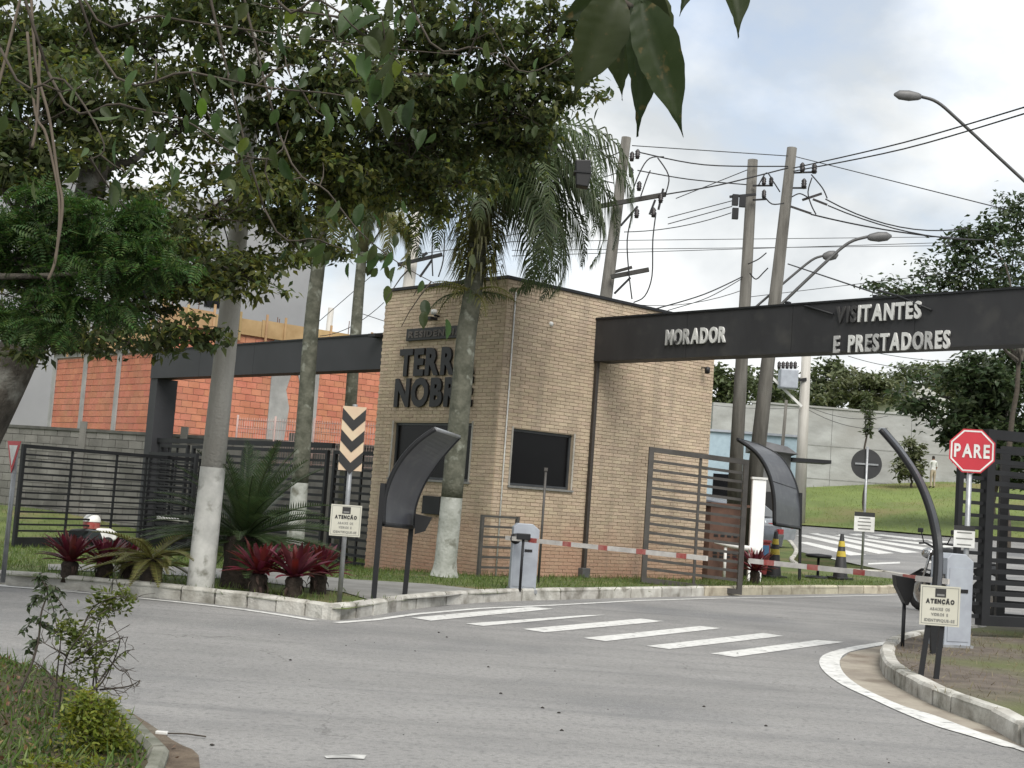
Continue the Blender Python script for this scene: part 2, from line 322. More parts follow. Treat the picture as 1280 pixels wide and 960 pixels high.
# road markings : children of the road
M_line = mat('road_paint', (.64, .64, .62), rough=.8, c2=(.50, .50, .48), scale=9, c3=(.24, .24, .235), s3=14, lo3=.57, hi3=.72)
M_linef = mat('faded_road_paint', (.55, .55, .53), rough=.8, c2=(.38, .38, .36), scale=9, c3=(.22, .22, .215), s3=6, lo3=.47, hi3=.66)
def marking(name, poly, m=M_line, dz=.005, step=.5): o = poly_sheet(name, poly, dz, m, step); o.parent = road; return o
for q in ([(514,772.6),(538.5,776.4),(691.6,761.6),(664,759)], [(582,780),(604,783),(757,769),(730,769.5)], [(653,786.8),(680.7,791),(830,777),(801,773.7)], [(729,798),(757,802),(902,785.7),(875,783)],
          [(808,808),(836.5,812),(979,795.5),(954,791.7)], [(888.5,817.4),(918.5,821.8),(1055,803),(1022,800.5)]): marking('crosswalk_stripe', gl(q), M_line)
for a, b in (((1000,669),(1108,692)), ((1017,667),(1140,691)), ((1003,678),(1073,694)), ((1038,667),(1169,688)), ((1067,667.6),(1190,684)), ((1096,668.5),(1200,680)), ((990,690),(1040,700))):
    marking('crosswalk_stripe', gl([(a[0]-6, a[1]), (a[0]+6, a[1]-.4), (b[0]+10, b[1]-.3), (b[0]-10, b[1]+.6)]), M_line, .006, 1)
def ribbon(name, path, wd, m, dz=.005):
    P = [Vector((p.x, p.y, 0)) for p in path]; A = []; B_ = []
    for i, p in enumerate(P):
        d = (P[min(i+1, len(P)-1)]-P[max(i-1, 0)]).normalized(); n = Vector((-d.y, d.x, 0)); A.append(p+n*wd/2); B_.append(p-n*wd/2)
    return marking(name, A+B_[::-1], m, dz)
def offset(path, d):
    P = [Vector((p.x, p.y, 0)) for p in path]; o = []
    for i, p in enumerate(P):
        t = (P[min(i+1, len(P)-1)]-P[max(i-1, 0)]).normalized(); o.append(p+Vector((t.y, -t.x, 0))*d)
    return o
ribbon('edge_line', offset(smooth_path(kerbL[:8], 4), .22), .10, M_line)
ribbon('edge_line', gl([(420, 779), (470, 775), (520, 768), (600, 761), (690, 757), (800, 751), (900, 748), (1000, 746.5), (1120, 744)]), .09, M_line)
wl_o = gl([(1420, 998), (1280, 940.5), (1251, 933), (1213, 921), (1169, 908), (1126, 891), (1088, 873.5), (1053, 857), (1031, 841), (1024, 828), (1032, 818), (1062, 809.5), (1100, 803.5), (1150, 798)]); wl_i = gl([(1420, 992), (1280, 936), (1210, 911), (1169, 895.5), (1131, 884), (1099, 870.5), (1072, 856.5), (1054, 841), (1050, 826), (1062, 815.5), (1100, 807.5), (1150, 800.2)])
marking('edge_line', smooth_path(wl_o, 4)+smooth_path(wl_i, 4)[::-1], M_line, .006)
marking('edge_line', gl([(405, 946), (430, 944), (458, 945), (455, 950), (430, 948.5), (408, 949)]), M_linef)
for q in ([(1085, 704), (1125, 702.5), (1125, 704.5), (1085, 706)], [(1160, 702), (1180, 701.5), (1180, 703.5), (1160, 704)]): marking('lane_dash', gl(q), M_line)
# kerbs
def kerb(name, path, length, material, wd=.12, ht=.15, inward=1):
    P = [Vector((p.x, p.y, 0)) for p in smooth_path(path, 8)]
    k = thing(name, (P[0].x, P[0].y, gz(P[0].x, P[0].y)), None, None); tag(k, kind='structure')
    org = k.location.copy(); i = 0; cur = P[0]; cnt = 0
    while i < len(P)-1:
        Ln = length(cur) if callable(length) else length; Ln *= random.uniform(.94, 1.05); j = i+1
        while j < len(P)-1 and (P[j]-cur).length < Ln: j += 1
        e = P[j]; d = e-cur
        if d.length > Ln: e = cur+d.normalized()*Ln; d = e-cur
        if d.length < .05: i = j; cur = e; continue
        a = math.atan2(d.y, d.x); z0, z1 = gz(cur.x, cur.y), gz(e.x, e.y); n = Vector((-math.sin(a), math.cos(a), 0))*inward
        mb = MB(); l2 = d.length-.024; jt = random.uniform(-.008, .008)
        h = ht/2+.03; wb = wd/2; tp = wb-.02
        vs = []
        for xx in (-l2/2, l2/2):
            for yy, zz in ((-wb, -h), (wb, -h), (wb, h-.02), (tp, h), (-tp, h), (-wb, h-.025)): vs.append((xx, yy, zz+random.uniform(-.004, .004)))
        mb.add(vs, [tuple(range(6)), tuple(range(11, 5, -1))]+[(q, q+6, (q+1) % 6+6, (q+1) % 6) for q in range(6)])
        c = (cur+e)/2+n*(wd/2+jt); o = mb.build('kerb_stone', material, k, Vector((c.x, c.y, (z0+z1)/2+ht/2-.03))-org)
        o.rotation_euler = (random.uniform(-.03, .03), -math.atan2(z1-z0, d.length), a)
        cur = e; i = j if (P[j]-e).length < 1e-4 else j-1; cnt += 1
    return k
M_kerb = mat('whitewashed_kerb', (.50, .49, .45), rough=.9, c2=(.33, .315, .28), scale=5, bump=.5, bscale=35, c3=(.15, .14, .115), s3=3.5, lo3=.52, hi3=.72, island=.12)
M_kerby = mat('cream_kerb', (.46, .42, .32), rough=.9, c2=(.33, .30, .23), scale=4, bump=.5, bscale=35, c3=(.2, .17, .12), s3=3.5, lo3=.55, hi3=.72, island=.12)
M_kerbg = mat('mossy_kerb', (.20, .20, .17), rough=.9, c2=(.10, .105, .08), scale=6, bump=.5, bscale=35, island=.15)
kerb('kerb', kerbL[:15], lambda p: .42 if -3.4 < p.x < -1.0 else .9, M_kerb)
kerb('kerb', kerbL[14:], lambda p: 1.0, M_kerby)
kerb('kerb', backL, lambda p: .9, M_kerb)
kerb('kerb', kerbR, lambda p: .36 if p.y > 9.2 and p.x < 4.2 else .62, M_kerb, .13, .135, -1)
kerb('kerb', kp[4:], lambda p: .7, M_kerbg, .09, .05)
# ================================================================ GUARDHOUSE
W_, V_, H_ = 3.34, 5.44, 5.01
gh = thing('guardhouse', Bp(0, 0), 'square brick gatehouse with black windows and large dark lettering', 'gatehouse', HU)
M_mort = mat('mortar', (.475, .39, .29), rough=.95, c2=(.41, .335, .245), scale=2.5, bump=.4, bscale=40)
def brickmat():
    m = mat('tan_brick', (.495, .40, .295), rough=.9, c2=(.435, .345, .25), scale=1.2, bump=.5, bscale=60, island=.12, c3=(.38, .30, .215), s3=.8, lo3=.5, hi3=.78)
    t = m.node_tree; n = t.nodes; l = t.links; b = n['Principled BSDF']; src = b.inputs['Base Color'].links[0].from_socket
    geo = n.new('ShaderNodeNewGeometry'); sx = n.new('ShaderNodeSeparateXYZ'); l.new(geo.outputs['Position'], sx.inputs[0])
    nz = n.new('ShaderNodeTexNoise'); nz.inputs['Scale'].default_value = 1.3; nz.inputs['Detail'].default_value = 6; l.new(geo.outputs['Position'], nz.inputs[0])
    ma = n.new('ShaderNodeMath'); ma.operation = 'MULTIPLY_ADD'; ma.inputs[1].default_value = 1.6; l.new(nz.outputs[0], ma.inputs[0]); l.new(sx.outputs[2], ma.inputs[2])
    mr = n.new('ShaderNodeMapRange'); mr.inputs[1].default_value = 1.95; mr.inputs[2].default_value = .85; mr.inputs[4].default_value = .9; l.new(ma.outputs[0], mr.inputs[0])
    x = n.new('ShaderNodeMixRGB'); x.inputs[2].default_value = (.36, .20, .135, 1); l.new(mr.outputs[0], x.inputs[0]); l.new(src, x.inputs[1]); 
    mp_ = n.new('ShaderNodeMapping'); mp_.inputs['Scale'].default_value = (2.2, 2.2, .22); l.new(geo.outputs['Position'], mp_.inputs[0])
    sn = n.new('ShaderNodeTexNoise'); sn.inputs['Scale'].default_value = 1.6; sn.inputs['Detail'].default_value = 7; l.new(mp_.outputs[0], sn.inputs[0])
    sr_ = n.new('ShaderNodeMapRange'); sr_.inputs[1].default_value = .52; sr_.inputs[2].default_value = .72; sr_.inputs[4].default_value = .42; l.new(sn.outputs[0], sr_.inputs[0])
    x2 = n.new('ShaderNodeMixRGB'); x2.inputs[2].default_value = (.21, .175, .14, 1); l.new(sr_.outputs[0], x2.inputs[0]); l.new(x.outputs[0], x2.inputs[1]); l.new(x2.outputs[0], b.inputs['Base Color'])
    return m
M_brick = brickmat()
wo = (.35, 1.77, 1.60, 2.55); lo_ = (.63, 2.79, 1.61, 2.60)
mb = MB(); T = .2; zb = -.6; zt = H_
x0, x1, z0, z1 = wo
mb.b2(0, V_, 0, T, zb, z0); mb.b2(0, V_, 0, T, z1, zt); mb.b2(0, x0, 0, T, z0, z1); mb.b2(x1, V_, 0, T, z0, z1)
y0, y1, z2, z3 = lo_
mb.b2(0, T, T, W_, zb, z2); mb.b2(0, T, T, W_, z3, zt); mb.b2(0, T, T, y0, z2, z3); mb.b2(0, T, y1, W_, z2, z3)
mb.b2(T, V_, W_-T, W_, zb, zt); mb.b2(V_-T, V_, T, W_-T, zb, zt)
mb.build('wall', M_mort, gh)
MB().b2(T, V_-T, T, W_-T, H_-.35, H_-.2).build('roof', mat('roof_membrane', (.2, .2, .19)), gh)
MB().b2(T, V_-T, T, W_-T, .0, .1).build('floor', mat('room_floor', (.2, .19, .18)), gh)
mb = MB(); mb.b2(-.045, V_+.045, -.045, .22, H_, H_+.05); mb.b2(-.045, .22, .22, W_+.045, H_, H_+.05); mb.b2(V_-.22, V_+.045, .22, W_+.045, H_, H_+.05); mb.b2(.22, V_-.22, W_-.22, W_+.045, H_, H_+.05)
mb.build('roof_trim', M_dark, gh)
def bricks(face_len, opening, cw, chh, j, z0, z1):
    """cells (s0,s1,z0,z1) of a running bond with an opening"""
    out = []; r = 0; z = z0
    while z < z1-.02:
        ze = min(z+chh-j, z1); s = -cw/2 if r % 2 else 0.
        while s < face_len:
            a, b = max(s, 0.0), min(s+cw-j, face_len)
            if b-a > .02:
                o = opening
                if o and ze > o[2] and z < o[3] and b > o[0] and a < o[1]:
                    if z > o[2]-.03 and ze < o[3]+.05:
                        if a < o[0]-.03: out.append((a, o[0], z, ze))
                        if b > o[1]+.03: out.append((o[1], b, z, ze))
                    elif z < o[2]: out.append((a, b, z, min(ze, o[2])))
                    else: out.append((a, b, max(z, o[3]), ze))
                else: out.append((a, b, z, ze))
            s += cw
        z += chh; r += 1
    return out
def bbox5(mb, x0, x1, y0, y1, z0, z1): mb.b2(x0, x1, y0, y1, z0, z1)
BW, BH, BJ = .215, .061, .010
def facade(parent, cells, M, bw, bh, bj, depth, material, part, npart, key, rest):
    """npart full cells become objects that share one mesh, the rest is one joined part"""
    full = [c for c in cells if abs((c[1]-c[0])-(bw-bj)) < 1e-4 and abs((c[3]-c[2])-(bh-bj)) < 1e-4]
    full.sort(key=key); sel = set(full[:npart]); me = MB().b2(0, bw-bj, -depth, .004, 0, bh-bj).mesh(part, material)
    mb = MB()
    for c in cells:
        jit = random.uniform(-.0025, .0025)
        if c in sel: o = link(part, me, parent); o.matrix_local = M @ Matrix.Translation((c[0], jit, c[2]))
        else:
            k = len(mb.v); mb.b2(c[0], c[1], -depth+jit, .004, c[2], c[3])
            for i in range(k, len(mb.v)): mb.v[i] = tuple(M @ Vector(mb.v[i]))
    tag(mb.build(rest, material, parent), kind='stuff')
cR = bricks(V_, wo, BW, BH, BJ, -.3, H_-.003); cL = bricks(W_, lo_, BW, BH, BJ, -.3, H_-.003)
MR = Matrix.Identity(4)
ML = Matrix.Rotation(R(90), 4, 'Z') @ Matrix.Scale(-1, 4, (0, 1, 0))      # x -> +u, outward -> -v
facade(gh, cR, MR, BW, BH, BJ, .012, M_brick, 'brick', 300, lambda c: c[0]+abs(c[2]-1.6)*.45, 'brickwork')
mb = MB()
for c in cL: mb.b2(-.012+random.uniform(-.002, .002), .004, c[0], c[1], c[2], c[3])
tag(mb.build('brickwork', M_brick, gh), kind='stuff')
M_glass = mat('tinted_glass', (.005, .005, .006), rough=.25, c2=(.004, .004, .005), spec=.2)
M_fr = mat('window_frame_metal', (.05, .055, .06), rough=.4)
M_sill = mat('granite_sill', (.22, .22, .21), rough=.5, c2=(.15, .15, .145), scale=30)
def window(parent, length_axis, o):
    a0, a1, z0, z1 = o; ax = length_axis
    def bb(mb, s0, s1, d0, d1, za, zb): mb.b2(s0, s1, d0, d1, za, zb) if ax == 'x' else mb.b2(d0, d1, s0, s1, za, zb)
    mb = MB(); bb(mb, a0+.03, a1-.03, .075, .085, z0+.03, z1-.03); wn = mb.build('window', M_glass, parent)
    mb = MB(); f = .045
    bb(mb, a0, a1, .05, .11, z0, z0+f); bb(mb, a0, a1, .05, .11, z1-f, z1); bb(mb, a0, a0+f, .05, .11, z0+f, z1-f); bb(mb, a1-f, a1, .05, .11, z0+f, z1-f); mm = (a0+a1)/2
    mb.build('frame', M_fr, wn)
    mb = MB(); bb(mb, a0-.05, a1+.05, -.045, .05, z0-.035, z0-.002); mb.build('sill', M_sill, wn)
    M_ren = mat('pale_render', (.4, .38, .34), rough=.9)
    for q0, q1 in ((a1+.002, a1+.035), (a0-.035, a0-.002)): mb = MB(); bb(mb, q0, q1, -.02, .05, z0, z1+.03); mb.build('surround', M_ren, wn)
window(gh, 'x', wo); window(gh, 'y', lo_)
# lettering on the left face : text x -> -u (local -y), normal -> -x
RF = Matrix(((0, 0, -1, 0), (-1, 0, 0, 0), (0, 1, 0, 0), (0, 0, 0, 1)))
def left_text(s, pxl, pxr, mats, ext, off, gap, depth, parent=gh, name='letter', v=0):
    u0, za = PF(*pxl, v); u1, zb2 = PF(*pxr, v); h = zb2-za
    text_line(s, u0-u1, h, mats, parent, Matrix.Translation((v-depth, u0, za)) @ RF, name, off, ext, gap)
M_let = mat('raised_letter_black', (.018, .018, .02), rough=.5)
left_text('TERRA', (501, 469), (597, 434), M_let, .02, .03, .09, .04)
left_text('NOBRE', (495, 507), (594, 473), M_let, .02, .03, .09, .04)
u0, za = PF(511, 427); u1, zb2 = PF(592, 406)
sg = MB().b2(-.07, -.014, u1, u0, za, zb2).build('name_plate', mat('plate_black', (.02, .019, .019), rough=.5), gh, bevel=.006)
text_line('RESIDENCIAL', (u0-u1)*.92, (zb2-za)*.5, mat('dull_grey_letter', (.10, .085, .075), rough=.6), sg, Matrix.Translation((-.075, u0-(u0-u1)*.04, za+(zb2-za)*.25)) @ RF, 'letter', .006, .005, .12)
u0, za = PF(531, 642); u1, zb2 = PF(554, 621)
MB().b2(-.08, -.012, u1, u0, za, zb2).build('intercom_panel', M_dark, gh, bevel=.008)
u0, za = PF(547, 400)
mb = MB(); mb.tube([(-.01, u0-.05, za+.06), (-.12, u0-.05, za+.06)], .02); mb.box((-.17, u0, za), (.16, .22, .05)); ln = mb.build('wall_lamp', M_black, gh)
MB().lathe([(.0, .05), (.05, .04), (.06, 0), (.05, -.04), (0, -.05)], (-.13, u0-.05, za+.12), 10).build('bulb', M_white, ln)
v0, za = PR(688, 405); MB().lathe([(0, -.04), (.035, -.04), (.045, -.01)], (v0, 0, za), 10, 0, True, 'y').build('vent_cap', M_white, gh)
v0, za = PR(611, 700); mb = MB(); mb.tube([(.17, -.03, -.1), (.17, -.03, H_-.2)], .014, 6); mb.build('conduit', M_white, gh)
BV = 2.33
v0, _ = PR(752, 560); mb = MB(); mb.b2(BV-.17, BV-.10, -.075, -.013, .25, 3.9); dp = mb.build('downpipe', mat('brown_steel', (.05, .042, .036), rough=.6), gh)
MB().b2(BV-.24, BV-.05, -.13, -.013, .05, .28).build('junction_box', mat('box_grey', (.09, .09, .09), rough=.6), dp, bevel=.01)
v0, za = PR(876, 463); mb = MB(); mb.tube([(v0, -.01, za+.05), (v0, -.12, za+.04)], .012); mb.lathe([(0, -.07), (.05, -.06), (.055, .05), (0, .07)], (v0, -.16, za), 10); mb.build('security_camera', M_black, gh)
# ================================================================ PORTAL BEAMS
def beam(name, label, v, u0, u1, z0, z1, thick, material, npan, cols):
    t = thing(name, Bp(v, u0, 0), label, 'beam', HU)
    lo, hi = min(0, u1-u0), max(0, u1-u0); mb = MB(); mb.b2(.006, thick-.006, lo+.004, hi-.004, z0+.006, z1-.006); mb.build('core', M_black, t)
    st = (hi-lo)/npan
    for i in range(npan):
        a = lo+i*st+.004; b = lo+(i+1)*st-.004
        m2 = MB(); m2.b2(0, thick, a, b, z0, z1); m2.build('panel', material, t)
    MB().b2(-.02, thick+.02, lo, hi, z1, z1+.03).build('top_cap', M_dark, t)
    for c in cols: MB().b2(.03, thick+.15, c-.17, c+.17, c and -.6, z0-.002).build('column', material, t)
    return t
bR = beam('portal_beam', 'black sheet-clad portal beam with white peeling words over the entry lane', BV-.2, -.014, -10.5, 3.89, 4.63, .4, M_beam, 5, [-10.2])
def peel(name, lo, hi, c=(.60, .60, .58)):
    return mat(name, (.045, .044, .044), rough=.6, c2=c, scale=5.5, lo=lo, hi=hi, detail=7)
P1 = peel('white_letter', .66, .74); P2 = peel('flaking_letter', .56, .66, (.40, .40, .39)); P3 = peel('bare_letter', .22, .40, (.25, .25, .25)); P4 = peel('dark_letter', .08, .22, (.1, .1, .1))
def beam_text(s, pxl, pxr, mats, off=.012, gap=.12):
    v = BV-.2; u0, za = PF(*pxl, v); u1, zb2 = PF(*pxr, v)
    text_line(s, u0-u1, zb2-za, mats, bR, Matrix.Translation((-.022, u0+.014, za)) @ RF, 'letter', off, .018, gap)
beam_text('MORADOR', (833, 431), (909, 409), [P2, P2, P2, P1, P1, P1, P1])
beam_text('VISITANTES', (1046, 403.5), (1153, 377.5), [P4, P4, P3, P1, P1, P1, P1, P1, P1, P1])
beam_text('E PRESTADORES', (1043, 440.5), (1189, 414), [P2, P1, P1, P1, P2, P2, P1, P1, P1, P2, P2, P1, P1])
bL = beam('portal_beam', 'slate grey portal beam and column over the slatted fence beside the brick gatehouse', .05, W_+.02, 12.4, 3.59, 4.23, .4, M_beamL, 4, [8.9])
fl = MB(); fl.box((-.1, .15, 4.2), (.18, .22, .06)); fl.tube([(0, .15, 4.22), (-.1, .15, 4.2)], .02); fl.build('floodlight', M_black, bL)
for (p, q) in (((985, 380), (1042, 393)), ((1095, 362), (1165, 388))):        # stay rods on top of the beam
    u0, za = PF(*p, BV); u1, zb2 = PF(*q, BV-.22); v1 = BV-.23
    mb = MB(); a = Vector((.23, u0+.014, max(za, 4.64))); b = Vector((-.03, u1+.014, zb2)); mb.tube([a, (a+b)/2+Vector((-.12, 0, .03)), b], .018, 6); mb.build('stay_rod', M_dark, bR)
    MB().box((.2, u0+.014, 4.66), (.08, .06, .14)).build('bracket', M_dark, bR)
# ================================================================ GATES AND FENCES
def slat_panel(parent, length, z0, z1, n, material, mull=(), x0=0, fr=.05, sl=(.03, .035), sag=0, kick=0, y=0, zfun=None):
    """frame posts, rails, mullions and slats in local x; sag lowers the far end"""
    sh = lambda x: -sag*x/max(length, .01)
    def bar(name, xa, xb, za, zb, th, m=material):
        mb = MB(); t = th/2
        vs = [(xa, y-t, za+sh(xa)), (xb, y-t, za+sh(xb)), (xb, y+t, za+sh(xb)), (xa, y+t, za+sh(xa)), (xa, y-t, zb+sh(xa)), (xb, y-t, zb+sh(xb)), (xb, y+t, zb+sh(xb)), (xa, y+t, zb+sh(xa))]
        mb.add(vs, ((0,3,2,1),(4,5,6,7),(0,1,5,4),(1,2,6,5),(2,3,7,6),(3,0,4,7))); return mb.build(name, m, parent)
    a, b = x0, x0+length
    bar('post', a, a+fr, z0, z1, fr); bar('post', b-fr, b, z0, z1, fr)
    bar('rail', a+fr, b-fr, z1-fr, z1, fr*.96)
    bar('rail', a+fr, b-fr, z0, z0+max(fr, kick), fr*.96)
    for m in mull: bar('mullion', m-.02, m+.02, z0+max(fr, kick), z1-fr, fr*.5)
    zs = z0+max(fr, kick); gap = (z1-fr-zs)/(n+1); s0 = None
    for i in range(n):
        zc = zs+gap*(i+1)
        if s0 is None: s0 = bar('slat', a+fr, b-fr, -sl[1]/2, sl[1]/2, sl[0]); s0.location.z = zc
        else: o = s0.copy(); COL.objects.link(o); o.location.z = zc
def gate(name, A, B_, z0, z1, label, cat, **k):
    d = B_-A; a = math.atan2(d.y, d.x); t = thing(name, (A.x, A.y, A.z), label, cat, a); slat_panel(t, Vector((d.x, d.y)).length, z0, z1, **k); return t
A = G(801, 729, VERGE); Bq = G(927, 736, VERGE)
gate('sliding_gate', A, Bq, .02, .02+168*A.y/FPX, 'bronze slatted gate leaf standing open beside the brick side wall', 'gate', n=13, material=M_gateB, mull=((Bq-A).length*.52,), sag=A.z-Bq.z+(168*A.y-151*Bq.y)/FPX*.55, fr=.08, sl=(.03, .045))
A = at(28, 560, 25.4); A.z = -.40; Bq = at(252, 590, 29.8); Bq.z = 0
gate('swing_gate', A, Bq, .12, 2.16, 'open dark slatted gate leaf standing on the lawn before the block wall', 'gate', n=13, material=M_dark, mull=(1.25, 2.45, 3.3, 4.1), sag=-.02, fr=.07, kick=.28)
fz = -.35
fence = thing('slat_fence', Bp(.25, W_+.05, fz), 'black horizontal slat fence under the slate grey beam', 'fence', HU+R(90))
for a, ln, n in ((0.0, 1.55, 14), (1.75, 2.9, 15), (4.85, 2.2, 15), (7.25, 1.3, 15)):
    slat_panel(fence, ln, .12, 2.42, n, M_dark, mull=(a+ln*.4, a+ln*.72), x0=a, fr=.07, sl=(.03, .05))
MB().b2(1.6, 8.7, -.04, .04, 2.46, 2.56).build('top_rail', M_dark, fence)
slat_panel(fence, 2.1, .12, 2.2, 14, M_dark, x0=5.2, y=.9, fr=.07)
# right gate: posts, a fixed panel and an opened leaf
pz = VERGE
g1 = G(1222, 795, VERGE); g2 = G(1236, 786, VERGE)
rg = thing('hinged_gate', g1, 'tall black slatted gate with thick twin posts beside the red stop sign', 'gate', math.atan2(.35, .94))
slat_panel(rg, 3.6, .12, 2.32, 15, M_dark, mull=(1.2, 2.4), fr=.11, sl=(.03, .05))
pf = thing('slat_fence', g2+Vector((.05, -.05, 0)), 'black slat fence panel running out past the stop sign on dry grass', 'fence', math.atan2(-.10, .99))
slat_panel(pf, 3.0, .10, 2.22, 14, M_dark, mull=(.75, 1.6), fr=.10, sl=(.03, .055))
mb = MB(); mb.b2(-.32, -.01, -.03, .03, 2.0, 2.06)
for i in range(14): MB().b2(-.30, -.004, -.015, .015, .2+i*.14, .24+i*.14).build('slat', M_dark, rg)
MB().b2(-.36, -.30, -.03, .03, .05, 2.2).build('post', M_dark, rg)
# railing by the corner
q = PR(600, 690, -.55); rl = thing('corner_railing', Bp(q[0], -.55, VERGE-.02), 'low dark bar railing beside the grey barrier cabinet', 'railing', HU)
for x in (0, .75): MB().b2(x-.025, x+.025, -.025, .025, 0, 1.0).build('post', M_gateB, rl)
rail0 = None
for i in range(6):
    z = .18+i*.16
    if rail0 is None: rail0 = MB().b2(.026, .724, -.015, .015, -.018, .018).build('rail', M_gateB, rl); rail0.location.z = z
    else: o = rail0.copy(); COL.objects.link(o); o.location.z = z
# ================================================================ BARRIERS
M_armr = mat('arm_red', (.30, .05, .045), rough=.6, c2=(.36, .15, .13), scale=9); M_armw = mat('arm_white', (.55, .53, .50), rough=.6, c2=(.40, .38, .36), scale=7)
def barrier(name, loc, rz, label, armlen, armz, rzarm, first=.28, wd=.34, dp_=.3, h=.86):
    t = thing(name, loc, label, 'barrier', rz)
    mb = MB(); M = Matrix(((1, 0, 0, 0), (0, 0, -1, 0), (0, 1, 0, 0), (0, 0, 0, 1)))
    mb.prism([(-wd/2, 0), (wd/2, 0), (wd/2, h-.07), (wd/2-.09, h), (-wd/2+.05, h), (-wd/2, h-.05)], dp_, M); cab = mb.build('cabinet', M_grey, t, bevel=.008)
    MB().b2(-wd/2+.03, wd/2-.03, -dp_/2-.006, -dp_/2, .05, h-.14).build('door', M_grey, cab)
    MB().b2(-.01, .09, -dp_/2-.012, -dp_/2-.007, h*.58, h*.62).build('lock', M_black, cab)
    MB().b2(-wd/2-.02, wd/2+.02, -dp_/2-.02, dp_/2+.02, -.03, .015).build('base_plate', M_galv, t)
    hub = Vector((0, 0, armz)); d = Vector((math.cos(rzarm-rz), math.sin(rzarm-rz), 0)); nrm = Vector((-d.y, d.x, 0)); s = nrm*(-.5*dp_-.08)
    if s.y > 0: s = -s
    MB().lathe([(0, -.05), (.07, -.05), (.07, .05), (0, .05)], hub+s*.75, 12, 0, True, 'y').build('hub', M_black, t)
    ar = None; x = -.12; i = 0
    arm = MB(); arm.box(hub+s+d*(armlen/2-.06), (armlen+.12, .03, .055), rzarm-rz); arm_o = arm.build('arm', M_armw, t)
    x = first
    while x < armlen-.1:
        MB().box(hub+s+d*(x+.085), (.15, .033, .058), rzarm-rz).build('red_band', M_armr, arm_o); x += .62
    return t
c1 = G(652, 737, VERGE); ang = math.atan2(-CU, SU)
barrier('boom_barrier', c1, HU-R(38), 'grey boom barrier cabinet with red and white arm before the brick wall', 3.25, .66, ang, first=.32)
c2 = G(1186, 806, VERGE); ang2 = math.atan2(CU, -SU)
tb = barrier('boom_barrier', c2, R(14), 'grey boom barrier cabinet beneath the stop sign with arm across the lane', 2.5, .64, ang2-R(4), first=.25, wd=.3, h=.92)
mb = MB(); mb.tube([(0, 0, 0), (0, 0, 1.62)], .018, 6)
q = G(664, 733, VERGE); pp = thing('thin_post', q+Vector((.12, .9, 0)), 'thin brown post standing behind the grey barrier cabinet at the wall', 'post'); mb.build('shaft', M_gateB, pp); MB().box((0, 0, 1.64), (.05, .05, .05)).build('cap', M_gateB, pp)
cxp = c1+Vector((-.03, -.42, 0)); kp2 = thing('sensor_post', cxp, 'slim black sensor post with short head in front of the barrier cabinet', 'post')
MB().tube([(0, 0, 0), (0, 0, .66)], .018, 6).build('shaft', M_dark, kp2); MB().b2(-.09, .09, -.04, .04, .66, .74).build('head', M_dark, kp2, bevel=.01)
# ================================================================ CURVED CANOPIES
M_can = mat('canopy_sheet', (.06, .063, .072), rough=.38, c2=(.04, .042, .05), scale=3, c3=(.085, .085, .085), s3=6, lo3=.55, hi3=.8)
def canopy(name, label, e1, D1, e2, D2, posts, th=.03, rfr=.028, sheet=M_can):
    A = smooth_path([at(x, y, D1) for x, y in e1], 5); Bc = smooth_path([at(x, y, D2) for x, y in e2], 5)
    n = min(len(A), len(Bc)); A, Bc = A[:n], Bc[:n]
    b0 = G(posts[0][2], posts[0][3], VERGE); t = thing(name, b0, label, 'canopy')
    vs = []; fs = []
    for i in range(n):
        d = (A[min(i+1, n-1)]-A[max(i-1, 0)]).normalized(); nr = d.cross((Bc[i]-A[i]).normalized()).normalized()*th/2
        vs += [A[i]+nr-b0, Bc[i]+nr-b0, Bc[i]-nr-b0, A[i]-nr-b0]
    for i in range(n-1):
        for j in range(4): a = i*4+j; b = i*4+(j+1) % 4; fs.append((a, b, b+4, a+4))
    fs += [(0, 1, 2, 3), tuple((n-1)*4+k for k in (3, 2, 1, 0))]
    mb = MB(); mb.add(vs, fs, 0, False); o = mb.build('canopy_sheet', sheet, t)
    for E_ in (A, Bc): MB().tube([p-b0 for p in E_], rfr, 6).build('edge_frame', M_dark, t)
    MB().tube([A[0]-b0, Bc[0]-b0], rfr, 6).build('edge_frame', M_dark, t); MB().tube([A[-1]-b0, Bc[-1]-b0], rfr*.8, 6).build('edge_frame', M_galv if rfr < .03 and D1 < 18 else M_dark, t)
    k = int(n*.4); MB().tube([A[k]-b0, Bc[k]-b0], rfr*.5, 6).build('seam', M_dark, t)
    for (x, y, bx, by, D) in posts:
        p = at(x, y, D); g_ = G(bx, by, VERGE); g_ = Vector((p.x+(g_.x-p.x)*.3, D, gz(p.x, D)+VERGE)) if abs(g_.y-D) > .01 else g_
        mb = MB(); d = p-g_; mb.box((0, 0, 0), (.055, .055, d.length)); po = mb.build('post', M_dark, t, (p+g_)/2-b0); po.rotation_euler = d.to_track_quat('Z', 'Y').to_euler()
    return t
d1 = G(467, 748, VERGE).y; d2 = G(506, 743, VERGE).y
k1 = canopy('card_reader_canopy', 'curved dark canopy on two posts in front of the lettered brick face', [(479, 655), (481, 622), (490, 594), (504, 571), (523, 551), (544, 536)], d1, [(516, 659), (518, 634), (528, 607), (541, 586), (556, 566), (574, 546)], d2, [(479, 604, 467, 748, d1), (516, 640, 506, 743, d2)])
p = at(525, 657, d2-.1)-k1.location; mb = MB(); M = Matrix.Translation(p) @ Matrix.Rotation(R(90), 4, 'X'); mb.prism([(-.06, .13), (.13, .10), (.06, -.06), (-.05, -.1)], .14, M); mb.build('card_reader', M_black, k1)
canopy('card_reader_canopy', 'wide glossy black curved canopy beside the striped cones on the island', [(968, 655), (967, 620), (960, 590), (945, 566), (922, 549)], 26.6, [(1000, 660), (999, 630), (992, 600), (975, 572), (947, 556)], 28.2, [(1001, 616, 998, 722, 28.2)], th=.03, rfr=.04)
